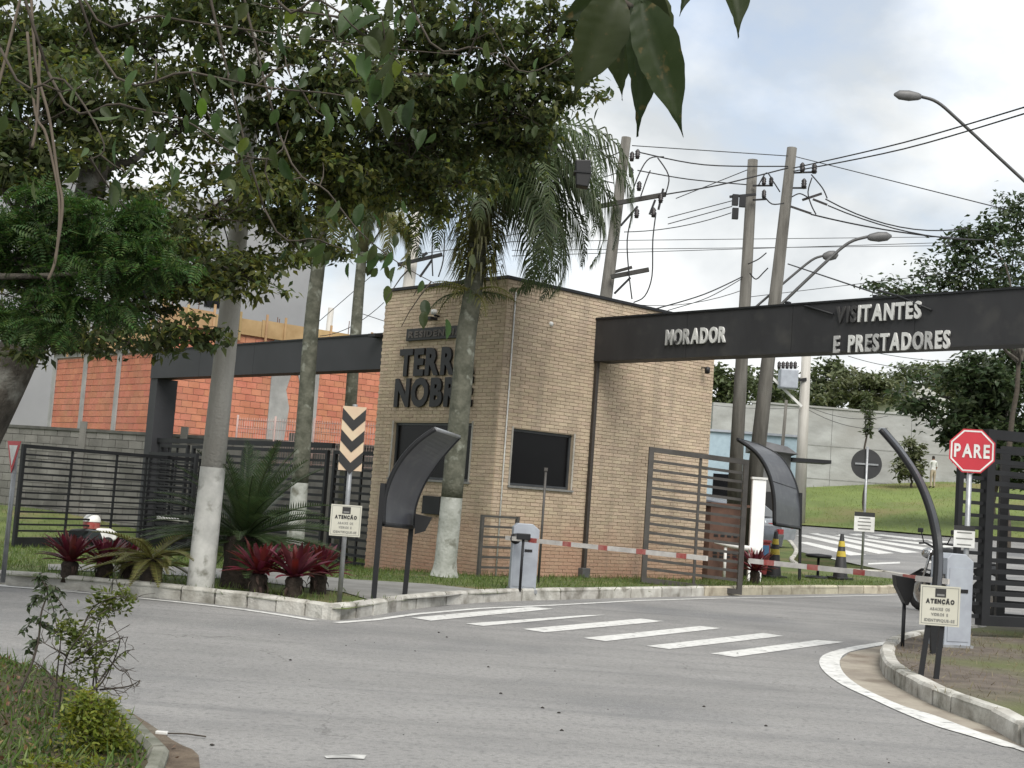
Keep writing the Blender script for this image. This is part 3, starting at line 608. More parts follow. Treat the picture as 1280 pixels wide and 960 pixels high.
canopy('card_reader_canopy', 'slender black curved canopy arm rising over the barrier by the stop sign', [(1164, 770), (1170, 700), (1164, 650), (1148, 604), (1126, 568), (1100, 537)], 12.6, [(1170, 770), (1176, 700), (1170, 651), (1154, 606), (1132, 570), (1105, 537)], 13.2, [(1166, 760, 1160, 812, 12.6), (1172, 760, 1170, 806, 13.2)], th=.04, rfr=.024)
def sensor(name, px, label):
    b = G(*px, VERGE); t = thing(name, b, label, 'post')
    MB().tube([(0, 0, 0), (0, 0, .42)], .018, 6).build('shaft', M_dark, t)
    mb = MB(); mb.prism([(-.115, .68), (.075, .66), (.06, .50), (.02, .40), (-.0, .40), (-.1, .58)], .14, Matrix.Rotation(R(90), 4, 'X')); mb.build('reader_head', M_black, t, bevel=.006)
sensor('card_reader_post', (1128, 808), 'black wedge-headed card reader post at the kerb of the dry soil verge')
# ================================================================ SIGNS
M_cream = mat('cream_plate', (.50, .49, .42), rough=.6, c2=(.44, .43, .36), scale=3); M_ink = mat('ink', (.03, .03, .03), rough=.7); M_inkf = mat('faded_ink', (.2, .2, .19), rough=.7)
RS = Matrix.Rotation(R(90), 4, 'X')          # text plane facing -y
def plate(parent, c, w_, h_, n='plate', m=M_cream, border=True, t=.006):
    o = MB().b2(c[0]-w_/2, c[0]+w_/2, c[1]-t, c[1], c[2]-h_/2, c[2]+h_/2).build(n, m, parent)
    if border:
        mb = MB(); y0, y1 = c[1]-t-.001, c[1]-t; e = .012; b = .004
        for xa, xb, za, zb_ in ((-w_/2+e, w_/2-e, -h_/2+e, -h_/2+e+b), (-w_/2+e, w_/2-e, h_/2-e-b, h_/2-e), (-w_/2+e, -w_/2+e+b, -h_/2+e, h_/2-e), (w_/2-e-b, w_/2-e, -h_/2+e, h_/2-e)):
            mb.b2(c[0]+xa, c[0]+xb, y0, y1, c[2]+za, c[2]+zb_)
        mb.build('border', M_inkf, o)
    return o
def attention(parent, c, s):
    o = plate(parent, c, s, s*1.02); y = c[1]-.0085; x, z = c[0], c[2]
    MB().b2(x-.13*s, x+.14*s, y, y+.002, z+.22*s, z+.44*s).build('emblem', M_ink, o); MB().b2(x-.09*s, x+.10*s, y-.001, y, z+.25*s, z+.30*s).build('emblem_line', M_inkf, o)
    for txt, zz, hh, ww, m, of in (('ATENÇÃO', .06, .10, .72, M_ink, .012), ('ABAIXE OS', -.12, .07, .50, M_inkf, .003), ('VIDROS E', -.26, .07, .42, M_inkf, .003), ('IDENTIFIQUE-SE', -.41, .07, .76, M_inkf, .003)):
        text_line(txt, ww*s, hh*s, m, o, Matrix.Translation((x-ww*s/2, y+.001, z+zz*s)) @ RS, 'letter', of*s, .001, .12)
def pole(parent, h, r=.025, m=M_galv): return MB().tube([(0, 0, -.05), (0, 0, h)], r, 10).build('pole', m, parent)
b = G(424, 752, VERGE); ppm = FPX/b.y
ch = thing('chevron_sign', b, 'tall black and cream chevron board over a square notice on galvanised pole', 'sign', R(4)); pole(ch, 245/ppm)
cw, hh = 29/ppm, 80/ppm; zc = 202/ppm; st = hh/3
bd = MB().b2(-cw/2, cw/2, -.034, -.028, zc-hh/2, zc+hh/2).build('chevron_board', mat('chevron_cream', (.55, .45, .31), rough=.5, c2=(.52, .38, .27), scale=5), ch)
for i in range(3):
    zz = zc+hh/2-st*i-.02; dr = cw*.5; th_ = st*.52
    mb = MB(); mb.prism([(-cw/2, zz), (0, zz-dr), (cw/2, zz), (cw/2, zz-th_), (0, zz-dr-th_), (-cw/2, zz-th_)], .003, Matrix.Translation((0, -.0365, 0)) @ RS); mb.build('chevron', M_ink, bd)
attention(ch, (0, -.032, 100/ppm), 38/ppm)
b = G(1160, 846, VERGE); ppm = FPX/b.y; an = thing('attention_sign', b, 'square cream notice on two short leaning black legs at the soil verge', 'sign', R(-6)); S = 48/ppm
zc = 88/ppm; attention(an, (.06, -.03, zc), S)
for x0_, x1_ in ((-.06, .01), (.06, .105)): mb = MB(); mb.tube([(x0_, 0, -.04), (x1_, 0, zc+.1)], .026, 4, smooth=False); mb.build('leg', M_dark, an)
b = G(1203, 806, VERGE); ppm = FPX/b.y; ps = thing('stop_sign', b, 'red octagonal stop sign reading PARE above a small white notice', 'sign', R(-12)); zc = 240/ppm; r = 27.2/ppm
pole(ps, zc, .028)
def octa(rad): return [(rad*math.cos(R(22.5+45*i))/math.cos(R(22.5)), rad*math.sin(R(22.5+45*i))/math.cos(R(22.5))) for i in range(8)]
T0 = Matrix.Translation((.012, -.035, zc)) @ RS
oc = MB().prism(octa(r), .005, T0).build('octagon', M_red, ps); o1 = octa(r*.94); o2 = octa(r*.87); mb = MB()
mb.add([T0 @ Vector((x, y, .0045)) for x, y in o1+o2], [(i, (i+1) % 8, (i+1) % 8+8, i+8) for i in range(8)]); mb.build('white_border', M_white, oc)
text_line('PARE', r*1.56, r*.58, M_white, oc, Matrix.Translation((.012-r*.79, -.041, zc-r*.29)) @ RS, 'letter', .006, .001, .1)
def lines_notice(parent, c, w_, h_, n, head=True):
    o = plate(parent, c, w_, h_, 'notice', M_white, False); y = c[1]-.0075
    if head: MB().b2(c[0]-w_/2, c[0]+w_/2, y, y+.001, c[2]+h_*.28, c[2]+h_/2).build('header_band', M_ink, o)
    for i in range(n):
        ww = w_*random.uniform(.5, .8); z = c[2]+h_*(.18-.5*i/max(n-1, 1)*1.1); MB().b2(c[0]-ww/2, c[0]+ww/2, y, y+.001, z-h_*.03, z+h_*.03).build('text_line', M_inkf, o)
lines_notice(ps, (-.03, -.035, 133/ppm), 25/ppm, 27/ppm, 3)
b = G(1077, 717, VERGE); ppm = FPX/b.y; rs = thing('round_sign', b, 'back of a round black sign with small white notice on the island', 'sign', R(-4)); pole(rs, 158/ppm, .03)
zc = 136/ppm; r = 19/ppm; mb = MB(); mb.lathe([(0, .0), (r, 0), (r, .02), (0, .02)], (0, .03, zc), 28, 0, False, 'y'); mb.build('disc', mat('sign_back', (.035, .036, .038), rough=.6), rs)
mb = MB(); mb.b2(-r*.75, r*.75, .008, .028, zc-.02, zc+.02); mb.build('cross_bar', M_galv, rs)
lines_notice(rs, (0, -.035, 64/ppm), 25/ppm, 24/ppm, 4)
b = G(4, 722, VERGE); ppm = FPX/b.y; ys_ = thing('yield_sign', b, 'red and white triangular yield sign turned nearly edge-on by the tree', 'sign', R(-47)); pole(ys_, 168/ppm, .025, M_galv)
zc = 150/ppm; q_ = 19/ppm; TT = Matrix.Translation((0, -.03, zc)) @ RS
tr = MB().prism([(-q_*1.05, q_), (q_*1.05, q_), (0, -q_*1.1)], .005, TT).build('triangle', M_red, ys_)
MB().prism([(-q_*.66, q_*.72), (q_*.66, q_*.72), (0, -q_*.62)], .003, TT @ Matrix.Translation((0, 0, .0045))).build('white_centre', M_white, tr)
MB().prism([(-q_*.66, q_*.72), (q_*.66, q_*.72), (0, -q_*.62)], .003, TT @ Matrix.Translation((0, 0, -.0045))).build('white_centre', M_white, tr)
# ================================================================ POLES, LAMPS, WIRES
M_wire = mat('cable_black', (.02, .02, .022), rough=.6); M_ins = mat('insulator', (.035, .03, .03), rough=.3); M_cross = mat('crossarm', (.055, .053, .05), rough=.9, c2=(.035, .033, .03))
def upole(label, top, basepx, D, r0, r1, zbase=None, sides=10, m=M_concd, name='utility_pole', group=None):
    t_ = at(*top, D); b_ = at(*basepx, D); d = t_-b_; gzv = gz(b_.x, D)+VERGE if zbase is None else zbase
    b0 = b_+d*((gzv-b_.z)/d.z); t = thing(name, b0, label, 'pole', 0, group)
    MB().tube([Vector((0, 0, 0))-d.normalized()*.2, t_-b0], [r0, r1], sides).build('shaft', m, t); t['top'] = 0; del t['top']
    return t, b0, t_, d.normalized()
def part_tube(t, pts, r, name, m=M_wire, seg=6): return MB().tube([Vector(p)-t.location for p in pts], r, seg).build(name, m, t)
def sag(a, b, s, n=10): return [a.lerp(b, i/n)-Vector((0, 0, s*4*(i/n)*(1-i/n))) for i in range(n+1)]
DA, DB, DC = 28, 29, 29
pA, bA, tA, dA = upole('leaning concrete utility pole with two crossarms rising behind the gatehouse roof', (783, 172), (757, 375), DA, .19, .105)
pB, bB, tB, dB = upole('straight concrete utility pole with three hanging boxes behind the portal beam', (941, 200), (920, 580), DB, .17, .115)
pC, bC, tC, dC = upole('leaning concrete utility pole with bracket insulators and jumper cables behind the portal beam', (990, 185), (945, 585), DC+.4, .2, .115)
def ins(t, px, D, s=1):
    p = at(*px, D)-t.location
    MB().lathe([(0, -.13*s), (.05*s, -.13*s), (.05*s, -.09*s), (.07*s, -.07*s), (.05*s, -.05*s), (.07*s, -.01*s), (.05*s, .01*s), (.065*s, .05*s), (.03*s, .1*s), (0, .12*s)], p, 8).build('insulator', M_ins, t)
def arm(t, a, b, D, th=.09, m=M_cross, D2=None):
    A_, B_ = at(*a, D), at(*b, D2 or D); d = B_-A_; o = MB().box((0, 0, 0), (d.length, th, th)).build('crossarm', m, t, (A_+B_)/2-t.location, d.to_track_quat('X', 'Z').to_euler()); return o
arm(pA, (748, 258), (832, 243), DA-.25); arm(pA, (764, 346), (811, 337), DA-.25); arm(pA, (764, 341), (790, 334), DA+.2, .06)
for a, b in (((776, 282), (797, 258)), ((768, 367), (788, 347)), ((823, 262), (829, 236)), ((812, 268), (819, 250))): arm(pA, a, b, DA-.3, .045, M_dark)
for px in ((790, 195), (797, 192), (789, 215), (745, 240), (799, 232), (826, 247), (817, 265), (796, 266)): ins(pA, px, DA-.3, .85)
for pts in ([(790, 268), (784, 300), (786, 340), (790, 374)], [(820, 266), (816, 300), (815, 345), (806, 370), (792, 378)], [(788, 246), (800, 215), (812, 198), (830, 196)], [(801, 245), (809, 222), (813, 213)], [(822, 197), (836, 220), (832, 243)], [(745, 238), (752, 227), (768, 229)]):
    part_tube(pA, smooth_path([at(x, y, DA-.35) for x, y in pts], 4), .014, 'jumper_cable')
for px, s in (((919, 250), .1), ((928, 252), .1), ((919, 267), .1)):
    p = at(*px, DB-.3)-pB.location; MB().box(p, (.13, .1, .24)).build('junction_box', M_dark, pB)
arm(pB, (912, 246), (945, 243), DB-.3, .05, M_dark)
for px in ((955, 226), (964, 226), (955, 242)): ins(pB, px, DB-.2, .8)
arm(pB, (941, 232), (966, 232), DB-.2, .035, M_dark); arm(pB, (941, 250), (958, 249), DB-.2, .035, M_dark)
for pts in ([(948, 232), (958, 216), (966, 226), (975, 240)], [(955, 245), (965, 255), (980, 254)], [(935, 330), (948, 324), (958, 316)], [(937, 341), (945, 349), (955, 340), (960, 335)]): part_tube(pB, smooth_path([at(x, y, DB-.3) for x, y in pts], 4), .014, 'jumper_cable')
for px in ((1003, 209), (1018, 210), (1005, 229)): ins(pC, px, DC, .95)
arm(pC, (992, 216), (1021, 215), DC+.1, .035, M_dark); arm(pC, (991, 235), (1008, 235), DC+.1, .035, M_dark)
arm(pC, (1003, 250), (1027, 242), DC, .05, M_ins); arm(pC, (1016, 249), (1034, 256), DC, .04, M_ins); arm(pC, (988, 258), (1014, 267), DC, .04, M_ins)
for pts in ([(1015, 222), (1010, 240), (1014, 256), (1020, 268)], [(1014, 218), (1028, 235), (1034, 248)], [(990, 246), (1000, 242), (1012, 248)]): part_tube(pC, smooth_path([at(x, y, DC-.1) for x, y in pts], 4), .014, 'jumper_cable')
for (px, py) in ((927, 384), (962, 372)):
    pass
WG = 'overhead wires strung between the concrete poles'
def wire_label(a, b, D1, D2, r):
    if D1 > 50: return 'thin far wire crossing before the trees and the long grey wall'
    if a[0] <= 560 and b[0] < 660: return 'thin wire seen between the slate beam, foliage and gatehouse roof'
    if b[0]-a[0] > 400: return 'level thin wire passing straight behind all three concrete poles'
    if b[0] < 780: return 'wire leaving the crossarm pole towards the palm crown'
    if a[0] > 980: return ('thick cable' if r > .018 else 'thin wire')+' running from the leaning bracket pole '+('up past the street lamp' if b[1] < a[1] else 'down towards the tall airy tree')
    if a[1] > 340: return 'cable drooping low over the gatehouse roof to the concrete poles'
    return ('thick' if r > .016 else 'thin')+' wire spanning from the crossarm pole to the '+('straight boxed pole' if D2 == DB else 'leaning bracket pole')
def wire(a, b, D1, D2, s=0, r=.014, label=None, mid=None):
    label = wire_label(a, b, D1, D2, r)
    A_, B_ = at(*a, D1), at(*b, D2); P = smooth_path([A_, at(*mid, (D1+D2)/2), B_], 6) if mid else sag(A_, B_, s)
    o = MB().tube(P, r*.72, 5).build('overhead_wire', M_wire); return tag(o, label, 'wire', WG)
wire((790, 182), (985, 195), DA, DC); wire((995, 196), (1258, 262), DC, 22)
wire((797, 190), (985, 208), DA, DC, mid=(880, 206), r=.02); wire((797, 213), (935, 231), DA, DB, mid=(860, 224), r=.018)
wire((992, 210), (1300, 128), DC, 20, mid=(1130, 178), r=.02); wire((992, 214), (1300, 136), DC, 20, mid=(1130, 186), r=.02)
wire((832, 243), (985, 210), DA, DC, mid=(900, 231), r=.022); wire((845, 248), (935, 212), DA, DB)
wire((835, 272), (915, 251), DA, DB); wire((835, 280), (915, 258), DA, DB); wire((780, 290), (914, 266), DA, DB, s=.1)
for y0_, y1_, y2_ in ((302, 301, 296), (313, 314, 307), (320, 317, 303)): wire((640, y0_), (1190, y2_), 34, 38, r=.013, s=0)
wire((1032, 249), (1210, 285), DC, 32, s=.3, r=.022); wire((1035, 257), (1230, 300), DC, 32, s=.2, r=.022); wire((1014, 268), (1225, 300), DC, 32, s=.1, r=.025)
wire((820, 386), (930, 345), 26, DB, mid=(880, 368), r=.02); wire((835, 388), (928, 348), 26, DB, mid=(885, 372), r=.013); wire((985, 330), (1165, 390), DC, 20, s=0, r=.02)
wire((640, 196), (762, 182), 30, DA, s=.1); wire((640, 214), (775, 190), 30, DA, s=.2, r=.018); wire((640, 222), (775, 215), 30, DA, s=.2)
wire((560, 300), (750, 260), 33, DA, s=.2); wire((930, 372), (1280, 330), 40, 40); wire((760, 375), (935, 360), 36, 36, s=.3)
wire((395, 405), (470, 340), 36, 36, s=0); wire((400, 420), (480, 378), 36, 36, s=.2); wire((440, 388), (500, 408), 36, 34); wire((520, 318), (640, 302), 34, 34)
wire((1060, 445), (1180, 462), 60, 60, s=.2, r=.02); wire((1090, 440), (1260, 452), 60, 60, s=.2, r=.02); wire((1010, 512), (1110, 535), 56, 60, s=.3, r=.016); wire((1010, 508), (1110, 520), 56, 60, s=.3, r=.016); wire((880, 505), (1000, 510), 60, 56, s=.1, r=.012)
# far poles
pf1, *_ = upole('pale concrete pole with a grey transformer in front of the long grey wall', (1008, 440), (1001, 600), 56, .26, .2, m=M_conc)
p = at(985, 474, 55.6)-pf1.location; MB().box(p, (.75, .6, .8)).build('transformer', M_grey, pf1, bevel=.05)
arm(pf1, (990, 476), (1008, 474), 55.8, .12, M_dark); arm(pf1, (965, 472), (1002, 508), 55.7, .1, M_white)
for i in range(5): ins(pf1, (974+i*5, 456), 55.6, 1.3)
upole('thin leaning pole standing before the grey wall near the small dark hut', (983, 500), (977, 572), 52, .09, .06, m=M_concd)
pf2, *_ = upole('concrete utility pole with a crossarm glimpsed behind foliage left of the palm', (522, 262), (511, 356), 31, .18, .13, m=M_conc)
arm(pf2, (497, 331), (553, 318), 30.7, .08, M_dark); arm(pf2, (525, 346), (540, 325), 30.7, .05, M_dark); arm(pf2, (528, 320), (534, 316), 30.7, .06, M_dark)
for pts in ([(541, 290), (540, 320), (541, 345)], [(556, 290), (554, 325), (548, 346)]): part_tube(pf2, smooth_path([at(x, y, 30.6) for x, y in pts], 4), .016, 'jumper_cable')
upole('short far pole top rising between the slate beam and the gatehouse', (414, 385), (411, 412), 45, .12, .1, m=M_conc)
# roadside concrete pole with whitewashed foot
b = G(250, 735, VERGE); tp = at(290, 362, b.y); d = tp-b; cp_ = thing('concrete_pole', b, 'stout concrete street pole with whitewashed foot beside the cycad', 'pole')
MB().tube([Vector((0, 0, -.1)), d*.40], [.145, .133], 14, cap=False).build('whitewashed_foot', M_lime, cp_)
MB().tube([d*.40, d*1.05, d*1.9], [.128, .108, .09], 14).build('shaft', M_conc, cp_)
# street lamps
def lamp(label, pts, D, headpx, base=None, rr=.035):
    P = [at(x, y, D) for x, y in pts]; b0 = base or P[0]; t = thing('street_lamp', b0, label, 'street lamp')
    MB().tube([p-b0 for p in smooth_path(P, 5)], rr, 8).build('arm', mat('lamp_arm_grey', (.10, .10, .10), rough=.5, metal=.3), t)
    a, b_ = at(*headpx[0], D), at(*headpx[1], D); d = b_-a; mb = MB()
    mb.lathe([(.0, 0), (.05, .01), (.08, .12*d.length), (.115, .45*d.length), (.10, .8*d.length), (.03, .98*d.length), (0, d.length)], (0, 0, 0), 12)
    h = mb.build('lamp_head', mat('lamp_grey', (.13, .13, .13), rough=.5, metal=.2), t, a-b0); h.rotation_euler = d.to_track_quat('Z', 'Y').to_euler(); h.scale = (1, .62, 1) if abs(d.x) < abs(d.z) else (.62, 1, 1)
    return t, P
lamp('grey street lamp on a long bent arm from the leaning pole above the beam', [(957, 402), (975, 382), (1035, 325), (1062, 303), (1084, 296)], DC+.2, ((1084, 297), (1115, 295)))
lamp('smaller grey street lamp arm reaching from the straight pole above the beam', [(925, 402), (941, 387), (990, 345), (1015, 325), (1028, 320)], DB+.8, ((1028, 321), (1048, 318)), rr=.028)
hb = at(1345, 285, 27); zb_ = gz(hb.x, 27); lt, P_ = lamp('grey street lamp head high over the portal beam on a long arm', [(1345, 420), (1345, 285), (1280, 226), (1200, 152), (1172, 128), (1152, 121)], 27, ((1152, 121), (1117, 118)), base=Vector((at(1345, 420, 27).x, 27, zb_)))
q0 = at(1345, 420, 27); MB().tube([Vector((0, 0, -.1)), q0-lt.location], [.09, .045], 10).build('pole', M_galv, lt)
# hanging box by the palm
p = at(738, 218, 24.5); t = thing('hanging_box', p, 'dark ragged tapered box hanging from the wires beside the palm crown', 'box')
mb = MB(); mb.prism([(-.15, .24), (.13, .26), (.16, -.02), (.12, -.26), (-.11, -.24)], .26, RS); mb.build('case', M_black, t, bevel=.02); MB().b2(-.17, .15, -.15, .15, .0, .03).build('band', M_dark, t); MB().tube([(0, 0, .24), (.02, 0, .55)], .012, 5).build('hook', M_dark, t)
t.location = at(728, 218, 18.2); t.scale = (.74, .74, .74)
# ================================================================ CONES AND ISLAND FURNITURE
M_yel = mat('cone_yellow', (.55, .42, .06), rough=.5); M_rub = mat('cone_black', (.02, .02, .021), rough=.6)
def cone(px, hpx, label):
    b = G(*px, VERGE); h = hpx/FPX*b.y; t = thing('traffic_cone', b, label, 'cone', R(20)); rb = h*.17
    MB().b2(-rb*1.25, rb*1.25, -rb*1.25, rb*1.25, 0, h*.05).build('base', M_rub, t, bevel=.01)
    f = lambda z: rb*(1-.78*z/h)
    MB().lathe([(f(.05*h), .05*h), (f(h), h), (f(h)*.6, h)], (0, 0, 0), 18).build('body', M_rub, t)
    for a, c in ((.50, .62), (.72, .84)): MB().lathe([(f(a*h)+.004, a*h), (f(c*h)+.004, c*h)], (0, 0, 0), 18).build('yellow_band', M_yel, t)
cone((967, 722), 57, 'black cone with yellow bands beside the wide curved canopy'); cone((1050, 724), 56, 'black cone with yellow bands between stool and round sign')
b = G(1022, 722, VERGE); t = thing('stool', b, 'low dark round stool standing beside a striped cone', 'stool')
MB().lathe([(0, .52), (.27, .50), (.29, .46), (.25, .43), (0, .42)], (0, 0, 0), 18).build('seat', M_dark, t); MB().tube([(0, 0, .03), (0, 0, .43)], .03).build('stem', M_dark, t); MB().lathe([(0, .05), (.26, .03), (.28, 0)], (0, 0, 0), 18).build('foot', M_dark, t)
b = at(944, 690, 25.7); b.z = gz(b.x, b.y)+VERGE; t = thing('white_post', b, 'tall flat white post rising behind the bronze gate end', 'post')
M_wp = mat('bright_white_paint', (.86, .86, .86), rough=.5, c2=(.82, .82, .82)); MB().b2(-.13, .13, -.06, .06, 0, 1.95).build('shaft', M_wp, t, bevel=.01); MB().b2(-.15, .15, -.08, .08, 1.95, 1.99).build('cap', M_white, t)
b = at(948, 700, 29.5); b.z = gz(b.x, b.y)+VERGE; t = thing('newspaper_box', b, 'red and blue box on the island behind the gate end', 'box', R(8))
MB().b2(-.2, .2, -.16, .16, .0, .72).build('body', mat('box_red', (.30, .05, .05), rough=.6), t, bevel=.01); MB().b2(-.17, .17, -.166, -.16, .44, .66).build('panel', mat('box_blue', (.08, .2, .36), rough=.5), t); MB().b2(-.22, .22, -.18, .18, .72, .77).build('lid', mat('box_red'), t) if False else MB().b2(-.22, .22, -.18, .18, .72, .77).build('lid', MATS['box_red'], t)
b = Bp(6.1, .25, 0); b.z = gz(b.x, b.y); t = thing('utility_cupboard', b, 'brown vented utility cupboard standing behind the bronze slatted gate', 'cupboard', HU)
M_brn = mat('brown_render', (.12, .065, .045), rough=.85, c2=(.085, .045, .033), scale=4)
MB().b2(-.55, .55, -.3, .3, -.1, 1.55).build('body', M_brn, t); MB().b2(-.6, .6, -.34, .34, 1.55, 1.6).build('lid', M_brn, t)
for zz in (.55, .62, .95):
    for i in range(4): MB().b2(-.42+i*.2, -.30+i*.2, -.306, -.30, zz, zz+.045).build('vent_slot', M_black, t)
b = at(905, 720, 25.6); b.z = gz(b.x, b.y)+VERGE; t = thing('exit_barrier', b, 'small white barrier arm on a thin post behind the bronze gate', 'barrier')
MB().tube([(0, 0, 0), (0, 0, .66)], .03).build('post', M_white, t); MB().tube([(-.22, 0, .70), (.15, -.05, .66), (.55, -.1, .62)], [.02, .05, .055], 8).build('arm', M_white, t)
b = at(222, 690, 28.5); b.z = gz(b.x, b.y)+VERGE; t = thing('exit_barrier', b, 'thin white barrier arm seen through the dark slat gate on the left lawn', 'barrier')
MB().b2(.45, .7, -.12, .12, 0, .9).build('cabinet', M_dark, t); MB().tube([(-.45, -.2, .66), (.6, -.2, .62)], .035, 8).build('arm', M_white, t)
# ================================================================ VEHICLES
M_tyre = mat('tyre', (.02, .02, .02), rough=.9); M_chr = mat('chrome', (.5, .5, .5), rough=.25, metal=1); M_clg = mat('car_glass', (.02, .025, .03), rough=.08)
def wheel(parent, c, r, wd, axis='y'):
    prof = [(r*.62, -wd/2), (r*.92, -wd/2), (r, -wd*.3), (r, wd*.3), (r*.92, wd/2), (r*.62, wd/2), (r*.62, -wd/2)]
    o = MB().lathe(prof, c, 20, 0, True, axis).build('wheel', M_tyre, parent)
    mb = MB(); mb.lathe([(r*.62, -wd*.3), (r*.5, -wd*.2), (.02, -wd*.35), (0, -wd*.36)], c, 20, 0, True, axis); mb.lathe([(r*.62, wd*.3), (r*.5, wd*.2), (.02, wd*.35), (0, wd*.36)], c, 20, 0, True, axis); mb.build('rim', M_chr, o)
    return o
def car(loc, rz, label, paint):
    t = thing('parked_car', loc, label, 'car', rz)
    prof = [(-2.05, .32), (-2.1, .62), (-2.0, .86), (-1.55, .92), (-.95, 1.36), (-.3, 1.46), (.45, 1.42), (1.0, 1.0), (1.75, .88), (2.05, .68), (2.08, .35)]
    n = len(prof); vs = []; fs = []
    for s, k in ((-1, .0), (-1, 1), (1, 1), (1, 0)):
        for x, z in prof: vs.append((x*(1 if k else .985), s*((.83 if k == 0 else .74)-(.16 if z > 1.0 else 0)*(1 if k else .9)), z if k == 0 else z*1.005))
    fs = [tuple(range(n)), tuple(range(4*n-1, 3*n-1, -1))]
    for g_ in range(3):
        for i in range(n-1): a = g_*n+i; fs.append((a, a+n, a+n+1, a+1))
    mb = MB(); mb.add(vs, fs, 0, True); body = mb.build('body', paint, t, bevel=.03)
    for s in (-1, 1):
        for pl in ([(-1.3, 1.0), (-.92, 1.3), (-.3, 1.38), (-.28, .98)], [(-.2, .98), (-.22, 1.38), (.4, 1.34), (.85, 1.0)]):
            mb = MB(); y = s*.70; mb.add([(x, s*(.80-(z-.9)*.32), z) for x, z in pl]+[(x, s*(.77-(z-.9)*.32), z) for x, z in pl], [(0, 1, 2, 3), (7, 6, 5, 4)]); mb.build('side_window', M_clg, t)
    mb = MB(); mb.add([(-1.62, -.6, .97), (-1.62, .6, .97), (-1.03, .5, 1.33), (-1.03, -.5, 1.33)], [(0, 1, 2, 3)]); mb.build('rear_window', M_clg, t)
    mb = MB(); mb.add([(1.03, -.62, 1.03), (1.03, .62, 1.03), (.53, .52, 1.40), (.53, -.52, 1.40)], [(3, 2, 1, 0)]); mb.build('windscreen', M_clg, t)
    for x in (-1.3, 1.3):
        for s in (-1, 1): wheel(t, (x, s*.74, .31), .31, .2)
    for s in (-1, 1): MB().box((-2.06, s*.6, .72), (.06, .28, .13)).build('tail_light', mat('tail_red', (.3, .02, .02), rough=.3), t); MB().box((2.02, s*.58, .68), (.08, .3, .12)).build('headlight', M_chr, t)
    return t
b = at(876, 640, 36); b.z = gz(b.x, 36)+VERGE
car(b, HU+R(100), 'dark grey car parked beyond the bronze slatted gate', mat('paint_grey', (.06, .065, .075), rough=.25, spec=.6))
b = at(905, 640, 41); b.z = gz(b.x, 39)+VERGE
car(b, HU+R(95), 'pale silver car parked beyond the dark grey car behind the bronze gate', mat('paint_silver', (.28, .30, .32), rough=.3, metal=.4))
def motorbike(loc, rz, label, c1_, c2_, box=False):
    t = thing('motorcycle', loc, label, 'motorcycle', rz)
    wheel(t, (-.63, 0, .3), .3, .11); wheel(t, (.63, 0, .3), .3, .09)
    mb = MB(); mb.tube([(.63, .07, .3), (.42, .07, .95)], .022, 6); mb.tube([(.63, -.07, .3), (.42, -.07, .95)], .022, 6); mb.build('fork', M_chr, t)
    mb = MB(); mb.tube([(.45, 0, .85), (.1, 0, .45), (-.2, 0, .4), (-.45, 0, .7), (.4, 0, .8)], .028, 6); mb.tube([(-.63, .08, .3), (-.15, .08, .38)], .025, 6); mb.tube([(-.63, -.08, .3), (-.15, -.08, .38)], .025, 6); mb.build('frame', M_black, t)
    mb = MB(); mb.lathe([(0, -.30), (.1, -.26), (.15, -.05), (.15, .12), (.1, .26), (0, .29)], (.16, 0, .86), 12, 0, True, 'x'); mb.build('tank', c1_, t)
    mb = MB(); mb.prism([(-.72, .84), (-.70, .78), (-.12, .72), (-.08, .80), (-.4, .83)], .24, RS); mb.build('seat', M_black, t, bevel=.03)
    MB().box((.03, 0, .42), (.36, .24, .28)).build('engine', M_galv, t, bevel=.04)
    MB().tube([(.38, .36, 1.05), (.42, .2, 1.06), (.44, 0, 1.0), (.42, -.2, 1.06), (.38, -.36, 1.05)], .016, 6).build('handlebar', M_black, t)
    MB().lathe([(0, .09), (.07, .07), (.09, 0), (.06, -.07), (0, -.09)], (.55, 0, .9), 12, 0, True, 'x').build('headlight', M_chr, t)
    MB().tube([(.05, -.16, .33), (-.3, -.18, .3), (-.75, -.18, .42)], .04, 8).build('exhaust', M_chr, t)
    for s in (-1, 1):
        MB().tube([(.40, s*.25, 1.06), (.38, s*.33, 1.22)], .01, 5).build('mirror_stalk', M_black, t); MB().box((.38, s*.35, 1.25), (.02, .11, .07)).build('mirror', M_black, t, bevel=.01)
    MB().lathe([(0, -.04), (.02, -.04)], (0, 0, 0), 6)
    MB().prism([(.3, .62), (.62, .66), (.90, .52), (.62, .64)], .11, RS).build('front_mudguard', c1_, t)
    MB().prism([(-.95, .62), (-.72, .80), (-.4, .72), (-.5, .62), (-.75, .68)], .16, RS).build('tail_cowl', c2_, t)
    if box: MB().b2(-.85, -.42, -.2, .2, .86, 1.22).build('top_box', M_white, t, bevel=.08); MB().b2(-.86, -.41, -.205, .205, .92, 1.03).build('red_band', M_armr, t)
    return t
b = at(1192, 735, 20.5); b.z = gz(b.x, b.y)
motorbike(b, R(118), 'black motorcycle parked on the road behind the stop sign and slatted gate', M_black, M_dark)
b = at(115, 690, 27.2); b.z = gz(b.x, b.y)+VERGE
t = thing('garden_machine', b, 'small red and white wheeled machine with dark body behind the open slat gate', 'machine', R(12))
mb = MB(); mb.prism([(-.5, .16), (-.46, .34), (-.1, .38), (.12, .36), (.2, .2), (.1, .14), (-.4, .13)], .34, RS); mb.build('body', mat('machine_dark', (.02, .028, .03), rough=.5), t, bevel=.03)
mb = MB(); mb.prism([(.0, .2), (.05, .40), (.3, .40), (.44, .33), (.46, .2), (.4, .16)], .30, RS); mb.build('white_side', M_white, t, bevel=.03)
